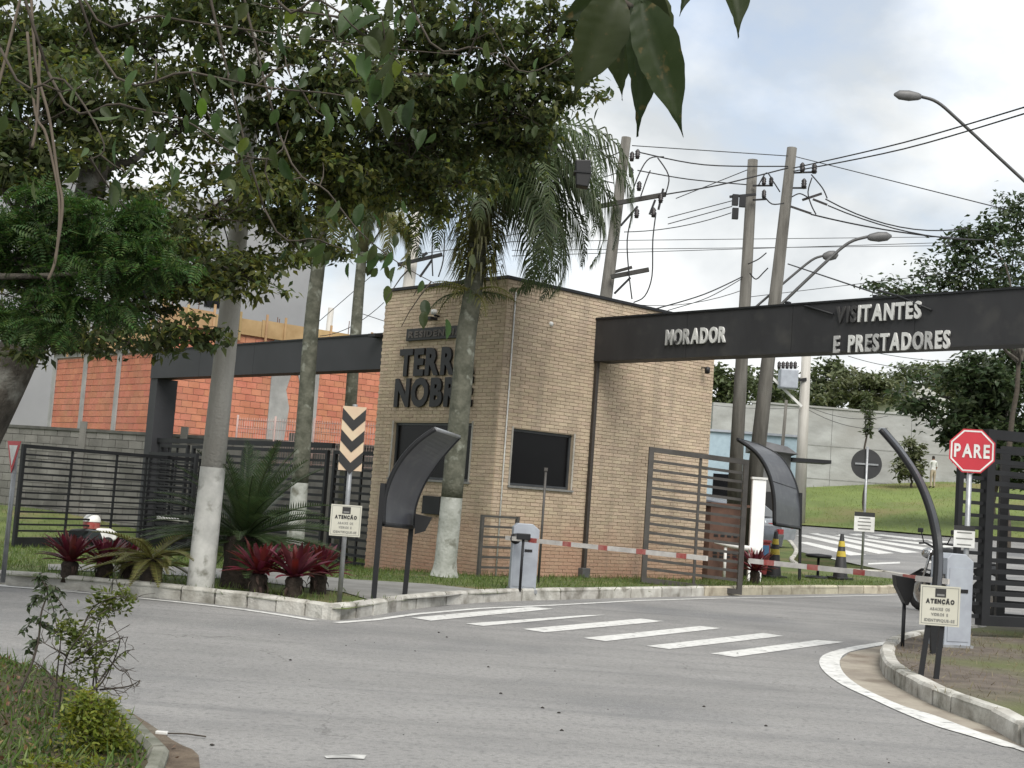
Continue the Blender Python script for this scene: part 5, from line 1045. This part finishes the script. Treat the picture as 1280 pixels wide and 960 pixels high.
def palm(label, pts, D, r0, r1, white_to, nf, L_, m, seed, name='palm_tree', shaft=True, lf=.42):
    random.seed(seed); P = [at(x, y, D) for x, y in pts]; b0 = P[0].copy(); b0.z = gz(b0.x, b0.y)+VERGE; P[0] = b0; t = thing(name, b0, label, 'palm')
    S = smooth_path(P, 6); zw = at(pts[0][0], white_to, D).z if white_to else b0.z; n = len(S); rr = [r0+(r1-r0)*i/(n-1) for i in range(n)]; rr[0] *= 1.3; rr[1] *= 1.1
    k = max([i for i in range(n) if S[i].z <= zw]+[0])
    if k > 0: MB().tube([p-b0 for p in S[:k+1]], rr[:k+1], 14, cap=False).build('whitewashed_foot', M_plime, t)
    MB().tube([p-b0 for p in S[k:]], rr[k:], 14).build('trunk', M_ptrunk, t)
    top = S[-1]-b0
    if shaft: MB().tube([top, top+Vector((.02, 0, .5)), top+Vector((.03, 0, .95))], [r1*1.15, r1*1.25, r1*.6], 10).build('crown_shaft', mat('palm_shaft', (.13, .13, .06), rough=.8, c2=(.08, .075, .04), scale=8), t)
    for i in range(nf):
        az = 2*math.pi*i/nf*1.0+random.uniform(-.25, .25)+(i % 3)*.7; el = random.uniform(.65, 1.4) if i > nf*.25 else random.uniform(.15, .5)
        frond(t, b0, top+Vector((0, 0, .75 if shaft else 0)), az, el, L_*random.uniform(.8, 1.1), random.uniform(1.6, 2.5), m, lf=lf, lw=.036)
    return t, top, b0
pm, top, b0 = palm('feather palm with whitewashed foot standing before the lettered gatehouse face', [(555, 722), (563, 640), (574, 520), (583, 420), (590, 372), (598, 305)], 20.2, .172, .14, 606, 28, 2.9, L_palm, 3, lf=.62)
for az_, el_, L2, cu_ in ((1.5, 1.15, 3.6, 2.3), (1.35, .95, 3.3, 2.2), (1.75, 1.3, 3.7, 2.4), (1.6, .75, 2.7, 2.0), (1.2, .6, 2.6, 1.9), (1.0, 1.25, 3.6, 2.5), (2.2, 1.2, 3.3, 2.3), (-1.4, .8, 3.0, 2.1), (1.7, .75, 3.1, 2.3)): frond(pm, b0, top+Vector((0, 0, .75)), az_, el_, L2, cu_, L_palm, 64, .66, .036)
# skirt of old leaf bases, flower stalk tufts and epiphytes round the crown shaft
mb = MB()
for i in range(420):
    z = random.uniform(-.5, .95); a = random.uniform(0, 2*math.pi); o_ = Vector((math.cos(a), math.sin(a), 0)); q = top+Vector((0, 0, z))+o_*.17; ln = random.uniform(.25, .55); w_ = Vector((-o_.y, o_.x, 0))*.018; m1 = q+o_*ln*.5+Vector((0, 0, random.uniform(-.12, .12))); tip = q+o_*ln*.75+Vector((0, 0, -ln*.6)); mb.add([q-w_, q+w_, m1+w_, tip, m1-w_], [(0, 1, 2, 4), (4, 2, 3)])
mb.build('leaf_base_skirt', leafm('old_leaf', (.13, .13, .045), .35, .3), pm)
et = top+Vector((-.05, 0, -.78))
for i in range(13): frond(pm, b0, et, i*.49+.2, random.uniform(-.1, .5), random.uniform(.55, 1.0), random.uniform(.6, 1.3), L_palmy if i % 3 else L_palm, 16, .22, .014).name = 'epiphyte_frond'
palm('slim feather palm with pale ringed trunk and whitewashed foot behind the cycad', [(366, 712), (372, 640), (381, 520), (390, 400), (398, 330), (401, 285)], 20.8, .145, .10, 600, 14, 1.9, L_palmy, 5)
palm('bare grey palm trunk with ragged yellow crown seen beyond the slate beam', [(436, 560), (443, 440), (449, 360), (453, 315)], 27, .13, .10, 0, 13, 1.8, L_palmy, 8)
# ---- cycads and bromeliads
L_cyc = leafm('cycad_leaf', (.055, .085, .034), .35, .22); L_cycy = leafm('young_cycad_leaf', (.16, .155, .05), .3, .3); M_ctr = mat('cycad_trunk', (.05, .038, .03), rough=1, c2=(.025, .02, .016), scale=14, bump=1, bscale=30)
def pinnate_mesh(name, L_, curl, nl, ll, lw, m, e0):
    P = []; p = Vector((0, 0, 0)); e = e0; n = 10
    for i in range(n+1): P.append(p.copy()); p = p+Vector((0, math.cos(e), math.sin(e)))*L_/n; e -= curl/n
    mb = MB(); mb.tube(P, [.014-.010*i/n for i in range(n+1)], 4, cap=False)
    for i in range(nl):
        t = .12+.88*i/nl; k = min(int(t*n), n-1); q = P[k].lerp(P[k+1], t*n-k); tg = (P[k+1]-P[k]).normalized(); l_ = ll*math.sin(math.pi*min(.93, .25+.7*t))
        for s in (-1, 1):
            o_ = Vector((s*.8, 0, 0))+tg*.6+Vector((0, -tg.z, tg.y))*.25; wv = tg*lw/2; tip = q+o_*l_; m1 = q+o_*l_*.5; mb.add([q-wv, q+wv, m1+wv, tip, m1-wv], [(0, 1, 2, 4), (4, 2, 3)])
    return mb.mesh(name, m)
def rosette(name, label, px, D, meshes, n, trunk, cat, group=None, sc_=1, part='leaf', avoid=None):
    b = G(*px, VERGE) if D is None else at(*px, D); t = thing(name, b, label, cat, random.uniform(0, 6), group)
    h, r = trunk; MB().lathe([(r*1.15, -.05), (r*1.1, h*.15), (r, h*.5), (r*1.12, h*.8), (r*.9, h), (0, h*1.05)], (0, 0, 0), 14).build('stem', M_ctr, t)
    for i in range(int(r*180)):
        o = link('dead_leaf', DEAD, t, (0, 0, h*random.uniform(.3, .95))); s = sc_*random.uniform(.45, .8); o.scale = (s, s, s); o.rotation_euler = (random.uniform(-.3, .3), random.uniform(-.3, .3), random.uniform(0, 6.3))
    for i in range(n):
        k = i/n; az = i*2.399+random.uniform(-.2, .2); me = meshes[min(int(k*len(meshes)), len(meshes)-1)]
        if avoid and abs((t.rotation_euler.z+az+math.pi/2-avoid[0]+math.pi) % (2*math.pi)-math.pi) < avoid[1]: continue
        o = link(part, me, t, (0, 0, h*.95)); s = sc_*random.uniform(.85, 1.1); o.scale = (s, s, s)
        o.rotation_euler = (random.uniform(-.12, .12), random.uniform(-.15, .15), az)
    return t
def strap(L_, w_, e0, curl, m):
    P = []; p = Vector((0, .02, 0)); e = e0; n = 6
    for i in range(n+1): P.append((p.copy(), e)); p = p+Vector((0, math.cos(e), math.sin(e)))*L_/n; e -= curl/n
    mb = MB(); vs = []; fs = []
    for i, (q, e) in enumerate(P):
        ww = w_*(1-.15*i/n)*(1 if i < n-1 else (.75 if i == n-1 else .08)); up = Vector((0, -math.sin(e), math.cos(e)))
        vs += [q+Vector((-ww/2, 0, 0))+up*ww*.22, q, q+Vector((ww/2, 0, 0))+up*ww*.22]
    for i in range(n):
        for j in (0, 1): a = i*3+j; fs.append((a, a+1, a+4, a+3))
    mb.add(vs, fs, 0, True); return mb.mesh('leaf', m)
DEAD = strap(.30, .05, .2, 2.6, mat('dead_leaf', (.085, .06, .045), rough=.95, c2=(.04, .028, .022), scale=8, island=.4))
random.seed(4)
cyc = [pinnate_mesh('frond', 1.15, c_, 34, .19, .015, L_cyc, e_) for e_, c_ in ((-.05, .35), (.2, .5), (.45, .7), (.75, .8), (1.1, .7), (1.35, .5))]
q_ = cp_.location-G(300, 733, VERGE); POLE_AZ = math.atan2(q_.y, q_.x)
rosette('cycad', 'big dark green cycad with arching fronds between pole and slim palm', (300, 733), None, cyc, 78, (.55, .20), 'cycad', sc_=.98, part='frond', avoid=(POLE_AZ, .27))
cy2 = [pinnate_mesh('frond', .72, c_, 20, .10, .022, L_cycy, e_) for e_, c_ in ((-.1, .4), (.12, .6), (.4, .9), (.85, .9))]
rosette('cycad', 'small yellow-green cycad beside the concrete pole', (188, 730), None, cy2, 30, (.27, .11), 'cycad', part='frond', avoid=(math.atan2(cp_.location.y-G(188, 730, VERGE).y, cp_.location.x-G(188, 730, VERGE).x), .35))
rosette('cycad', 'drooping olive-green young cycad between the red bromeliads', (157, 722), None, cy2[:3], 16, (.24, .05), 'cycad', part='frond', sc_=.8)
M_brom = mat('bromeliad_leaf', (.15, .022, .030), rough=.4, c2=(.06, .014, .018), scale=5, island=.35, trans=.18, spec=.5); M_bromp = mat('bromeliad_leaf_light', (.17, .045, .055), rough=.4, c2=(.09, .022, .03), scale=6, island=.3, trans=.15, spec=.5)
bro = [strap(.46, .07, .35, .55, M_brom), strap(.5, .075, .7, .5, M_brom), strap(.5, .075, .95, .35, M_bromp), strap(.46, .07, 1.15, .2, M_brom), strap(.36, .06, 1.4, .1, M_brom)]
BG = 'red bromeliads planted along the verge kerb'
for px, D, s, h, lab in (((86, 722), None, .82, .17, 'red bromeliad with pale streaked leaves below the open slat gate'), ((130, 723), None, .75, .16, 'dull red bromeliad beside the drooping olive cycad'), ((163, 720), None, .62, .15, 'dark small red bromeliad half hidden by the drooping olive cycad'),
                      ((322, 742), None, .88, .2, 'deep red bromeliad at the foot of the big dark cycad'), ((366, 746), None, .9, .2, 'glossy dark red bromeliad with pale leaf streaks before the slim palm'), ((397, 741), None, .85, .2, 'dark red bromeliad next to the chevron sign pole'), ((943, 729), None, 1.0, .22, 'red bromeliad on the island between box and striped cone')):
    rosette('bromeliad', lab, px, D, bro, 54, (h, .085), 'bromeliad', sc_=s)
# ---- foreground weeds and shrubs
L_sh = leafm('shrub_leaf', (.10, .125, .028), .35, .35); L_ye = leafm('yellow_green_leaf', (.165, .19, .035), .45, .4); L_sap = leafm('sapling_leaf', (.05, .07, .03), .3, .25); L_weed = leafm('weed_leaf', (.06, .10, .025), .4, .3)
sb = G(75, 905, .05); sh_ = thing('wiry_shrub', sb, 'wiry half-bare shrub with small green leaf tufts on the near verge', 'shrub'); lb = MB(); D = sb.y; ends = []
for pts in ([(66, 925), (70, 860), (76, 800), (80, 775)], [(70, 928), (78, 850), (86, 815), (110, 785), (128, 765), (140, 755)], [(115, 870), (120, 820), (124, 780), (138, 758)], [(84, 820), (70, 812), (52, 802)], [(86, 830), (100, 822), (118, 806), (140, 800), (160, 796)], [(118, 860), (140, 830), (155, 815), (168, 812)], [(120, 840), (132, 822), (150, 838), (168, 835)], [(112, 868), (128, 852), (142, 826), (150, 800), (143, 785)], [(72, 860), (60, 840), (40, 825)], [(98, 800), (110, 770), (122, 755), (150, 745), (168, 752)], [(122, 880), (118, 830), (108, 800)], [(125, 862), (160, 858), (175, 850)]):
    q = smooth_path([at(x, y, D+random.uniform(-.15, .15))-sb for x, y in pts], 4); lb.tube(q, [.0055-.004*i/(len(q)-1) for i in range(len(q))], 5)
    for _ in range(8): i = random.randrange(2, len(q)); limb(lb, q[i], q[i]+Vector(rng.normal(size=3))*.06, .0025, .001, .15, 3, 3)
lb.build('stem', M_twig, sh_); PS = []
for cx, cy, r_, n in ((90, 795, 15, 130), (112, 803, 18, 130), (128, 760, 14, 110), (146, 752, 14, 120), (84, 785, 10, 70), (100, 815, 16, 70), (158, 748, 9, 40), (122, 744, 8, 40), (118, 830, 14, 60), (138, 815, 12, 40), (95, 845, 12, 50)):
    c = at(cx, cy, D); k = D/FPX; PS.append(np.array(c)+rng.normal(size=(int(n*1.25), 3))*r_*k*.66)
PS = np.concatenate(PS); crown_obj('leaves', sh_, PS, np.full(len(PS), .032), L_sh, OVAL, -.2, sb)
yb = G(110, 935, .05); yb_ = thing('yellow_green_bush', yb, 'low yellow-green leafy bush at the corner of the near verge', 'bush'); PS = []; lb = MB()
for cx, cy, r_, n in ((108, 888, 18, 420), (130, 902, 18, 330), (150, 925, 14, 300), (98, 915, 20, 380), (125, 928, 22, 460), (104, 876, 8, 120), (140, 880, 6, 60), (88, 900, 8, 90)):
    c = at(cx, cy, yb.y-.1); k = yb.y/FPX; PS.append(np.array(c)+rng.normal(size=(n, 3))*r_*k*.7); limb(lb, (0, 0, -.03), c-yb, .008, .003, .1, 5, 5)
lb.build('stem', M_twig, yb_); PS = np.concatenate(PS); crown_obj('leaves', yb_, PS, np.full(len(PS), .027), L_ye, OVAL, -.3, yb)
y2 = Vector((-1.45, 4.55, gz(-1.45, 4.55)+VERGE)); y2 = G(85, 985, .05); yc = thing('yellow_green_bush', y2, 'bright yellow-green sprouts at the bottom of the near verge', 'bush'); PS = np.array([at(random.uniform(20, 140), random.uniform(948, 985), y2.y-.1) for _ in range(300)])
crown_obj('leaves', yc, PS, np.full(len(PS), .03), L_ye, OVAL, -.5, y2); lb = MB(); [limb(lb, (random.uniform(-.15, .15), 0, -.03), Vector(PS[i])-y2, .005, .002, .1, 4, 4) for i in range(0, 300, 25)]; lb.build('stem', M_twig, yc)
s2 = G(18, 875, .05); sp_ = thing('slender_sapling', s2, 'slender bent sapling with drooping compound leaves on the near verge', 'sapling'); q = smooth_path([at(x, y, s2.y) - s2 for x, y in ((18, 878), (38, 835), (48, 800), (52, 765), (60, 740), (52, 725))], 5)
lb = MB(); lb.tube(q, [.008-.005*i/(len(q)-1) for i in range(len(q))], 5); LL = []
for bs, tp_ in (((52, 735), (78, 742)), ((58, 735), (90, 778)), ((54, 745), (36, 758)), ((50, 770), (32, 788)), ((50, 780), (72, 795)), ((54, 728), (48, 722)), ((60, 740), (72, 790)), ((47, 800), (36, 812))):
    r_ = smooth_path([at(*bs, s2.y)-s2, at((bs[0]+tp_[0])/2, (bs[1]+tp_[1])/2-6, s2.y)-s2, at(*tp_, s2.y)-s2], 5); lb.tube(r_, .0025, 4); LL += [tuple(Vector(p)+Vector(rng.normal(size=3))*.006) for p in r_ for _ in range(3)]
lb.build('stem', M_twig, sp_); LL = np.array(LL)+np.array(s2); crown_obj('leaves', sp_, LL, np.full(len(LL), .042), L_sap, OVAL, .8, s2)
def ground_scatter(name, poly, n, box, size, m, tmpl, dz, kind='stuff', up=1.0, spread=.5):
    x = rng.uniform(box[0], box[1], n*3); y = rng.uniform(box[2], box[3], n*3); k = inpoly(x, y, poly) & ~inpoly(x, y, path); x, y = x[k][:n], y[k][:n]; z = tz(x, y)+dz
    cl_ = np.sin(x*2.1+np.sin(y*1.7)*2)*np.sin(y*2.6+np.cos(x*1.3)*2); keep = rng.random(len(x)) < .65+.35*cl_; x, y, z = x[keep], y[keep], z[keep]; n_ = len(x)
    f = rng.normal(size=(n_, 3))*spread; f[:, 2] += up; u = rng.normal(size=(n_, 3)); V, F_ = scatter(np.stack([x, y, z], 1), f, u, size*(.5+rng.random(n_)), tmpl); return tag(link(name, npmesh(name, V, F_, m)), kind=kind)
L_grass = leafm('grass_blade', (.10, .145, .035), .4, .3); L_dry = leafm('dry_grass_blade', (.19, .155, .09), .4, .2)
tag(ground_scatter('lawn_grass', polyL, 52000, (-10, 10, 13, 30), .075, L_grass, BLADE, VERGE-.015), 'short green lawn grass on the gatehouse verge', 'grass')
tag(ground_scatter('lawn_grass', polyL, 16000, (-18, -4, 22, 36), .10, L_grass, BLADE, VERGE-.015), 'green lawn grass before the block wall', 'grass')
tag(ground_scatter('dry_grass', polyR, 20000, (2.5, 11, 3, 16), .05, L_dry, BLADE, VERGE-.015, spread=.9), 'sparse dry grass on the soil verge', 'grass')
tag(ground_scatter('weeds', polyF, 46000, (-6, -1, 3, 10), .026, L_weed, OVAL, .05, spread=.9), 'small leafy weeds covering the near verge', 'weeds')
tag(ground_scatter('weeds', polyF, 16000, (-6, -1, 3, 10), .075, L_grass, BLADE, .05, spread=.5), 'thin grass growing among the weeds of the near verge', 'grass')
tag(ground_scatter('leaf_litter', polyF, 5200, (-6, -1, 3, 10), .035, leafm('litter_leaf', (.14, .085, .045), .5, .1), OVAL, .065, up=.15, spread=1), 'brown fallen leaves among the weeds', 'leaf litter')
tag(ground_scatter('leaf_litter', gl([(60, 850), (150, 884), (250, 950), (300, 960), (160, 960), (140, 895)]), 500, (-4, 0, 2, 9), .028, MATS['litter_leaf'], OVAL, .012, up=.1, spread=1), 'brown fallen leaves in the near gutter', 'leaf litter')
hp = [p for p in hill]+[Vector((40, 44, 0)), Vector((60, 60, 0)), Vector((60, 80, 0)), Vector((8, 80, 0))]
tag(ground_scatter('slope_grass', hp, 42000, (6, 40, 38, 76), .11, leafm('slope_blade', (.19, .23, .065), .4, .35), BLADE, .05, spread=.6), 'uneven grass tufts on the slope below the grey wall', 'grass')
# grit on the road
pts = [G(random.uniform(150, 1150), random.uniform(790, 955)) for _ in range(42)]; mb = MB()
for p in pts:
    s = random.choice((.003, .004, .004, .006, .010)); mb.tube([p+Vector((-s, 0, s*.4)), p+Vector((0, random.uniform(-s, s), s*.7)), p+Vector((s, 0, s*.4))], [s*.3, s*.6, s*.3], 5)
tag(tag(mb.build('road_grit', mat('grit', (.05, .045, .04), rough=.95)), 'scattered dark grit and crumbs on the asphalt', 'grit'), kind='stuff')
p = G(202, 919); t = thing('litter_stick', p, 'white scrap and twig lying at the near gutter edge', 'litter', R(-4)); MB().b2(-.03, .03, -.012, .012, .004, .02).build('paper_scrap', M_white, t, bevel=.004); MB().tube([(.03, 0, .012), (.12, .01, .015), (.22, 0, .012)], .004, 5).build('twig', M_twig, t)
# ---- trees beyond
def tree(name, label, basepx, D, trunk_h, tr, clusters, leaf, size, m, group=None, zoff=0, per=1.0, tm=OVAL):
    b = at(*basepx, D); b.z = gz(b.x, b.y)+zoff; t = thing(name, b, label, 'tree', 0, group); top = Vector((random.uniform(-.3, .3), 0, trunk_h)); lb = MB()
    limb(lb, (0, 0, -.2), top, tr, tr*.6, .04, 7, 8); tkn = lb.build('trunk', M_twig, t); lb = MB(); PS = []
    for cx, cy, rx, ry, n in clusters:
        c = at(cx, cy, D); k = D/FPX; P, subs = foliage_pts(c, (rx*k, rx*k*.9, ry*k), int(n*per), 18, .26); PS.append(P); pts = limb(lb, top, c-b, tr*.4, tr*.12, .1)
        for s in subs[:9]: limb(lb, pts[-2], Vector(s)-b, tr*.1, tr*.03, .1, 4, 4)
    lb.build('limb', M_bark, t); PS = np.concatenate(PS); crown_obj('crown', t, PS, np.full(len(PS), size), m, tm, .3, b); return t
tree('tall_tree', 'tall dark airy tree rising behind the right end of the portal beam', (1262, 640), 46, 6.5, .13, [(1215, 320, 55, 38, 900), (1180, 345, 45, 28, 600), (1130, 362, 42, 16, 420), (1250, 355, 50, 30, 700), (1235, 290, 35, 22, 420), (1272, 260, 30, 30, 480), (1290, 320, 40, 50, 600), (1160, 375, 45, 12, 320), (1205, 295, 25, 14, 200)], None, .22, L_dk, per=1.15)
tree('shade_tree', 'dense dark bushy tree on the slope behind the stop sign', (1235, 600), 52, 3.2, .25, [(1210, 500, 60, 40, 1500), (1260, 490, 50, 45, 1300), (1205, 535, 35, 35, 900), (1240, 550, 60, 40, 1500), (1290, 560, 50, 50, 1000), (1230, 580, 40, 25, 800), (1150, 500, 35, 18, 350), (1270, 450, 35, 25, 500), (1225, 465, 40, 25, 600), (1255, 520, 50, 40, 900), (1220, 545, 35, 35, 800), (1270, 590, 50, 25, 700)], None, .30, L_dk, per=1.3)
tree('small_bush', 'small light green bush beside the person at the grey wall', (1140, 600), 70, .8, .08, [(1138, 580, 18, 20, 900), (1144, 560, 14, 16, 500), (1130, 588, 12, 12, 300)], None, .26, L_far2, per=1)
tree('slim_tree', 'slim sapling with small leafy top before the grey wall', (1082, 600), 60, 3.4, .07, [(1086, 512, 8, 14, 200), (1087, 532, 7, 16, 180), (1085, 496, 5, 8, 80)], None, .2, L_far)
FG = 'background trees beyond the grey wall'
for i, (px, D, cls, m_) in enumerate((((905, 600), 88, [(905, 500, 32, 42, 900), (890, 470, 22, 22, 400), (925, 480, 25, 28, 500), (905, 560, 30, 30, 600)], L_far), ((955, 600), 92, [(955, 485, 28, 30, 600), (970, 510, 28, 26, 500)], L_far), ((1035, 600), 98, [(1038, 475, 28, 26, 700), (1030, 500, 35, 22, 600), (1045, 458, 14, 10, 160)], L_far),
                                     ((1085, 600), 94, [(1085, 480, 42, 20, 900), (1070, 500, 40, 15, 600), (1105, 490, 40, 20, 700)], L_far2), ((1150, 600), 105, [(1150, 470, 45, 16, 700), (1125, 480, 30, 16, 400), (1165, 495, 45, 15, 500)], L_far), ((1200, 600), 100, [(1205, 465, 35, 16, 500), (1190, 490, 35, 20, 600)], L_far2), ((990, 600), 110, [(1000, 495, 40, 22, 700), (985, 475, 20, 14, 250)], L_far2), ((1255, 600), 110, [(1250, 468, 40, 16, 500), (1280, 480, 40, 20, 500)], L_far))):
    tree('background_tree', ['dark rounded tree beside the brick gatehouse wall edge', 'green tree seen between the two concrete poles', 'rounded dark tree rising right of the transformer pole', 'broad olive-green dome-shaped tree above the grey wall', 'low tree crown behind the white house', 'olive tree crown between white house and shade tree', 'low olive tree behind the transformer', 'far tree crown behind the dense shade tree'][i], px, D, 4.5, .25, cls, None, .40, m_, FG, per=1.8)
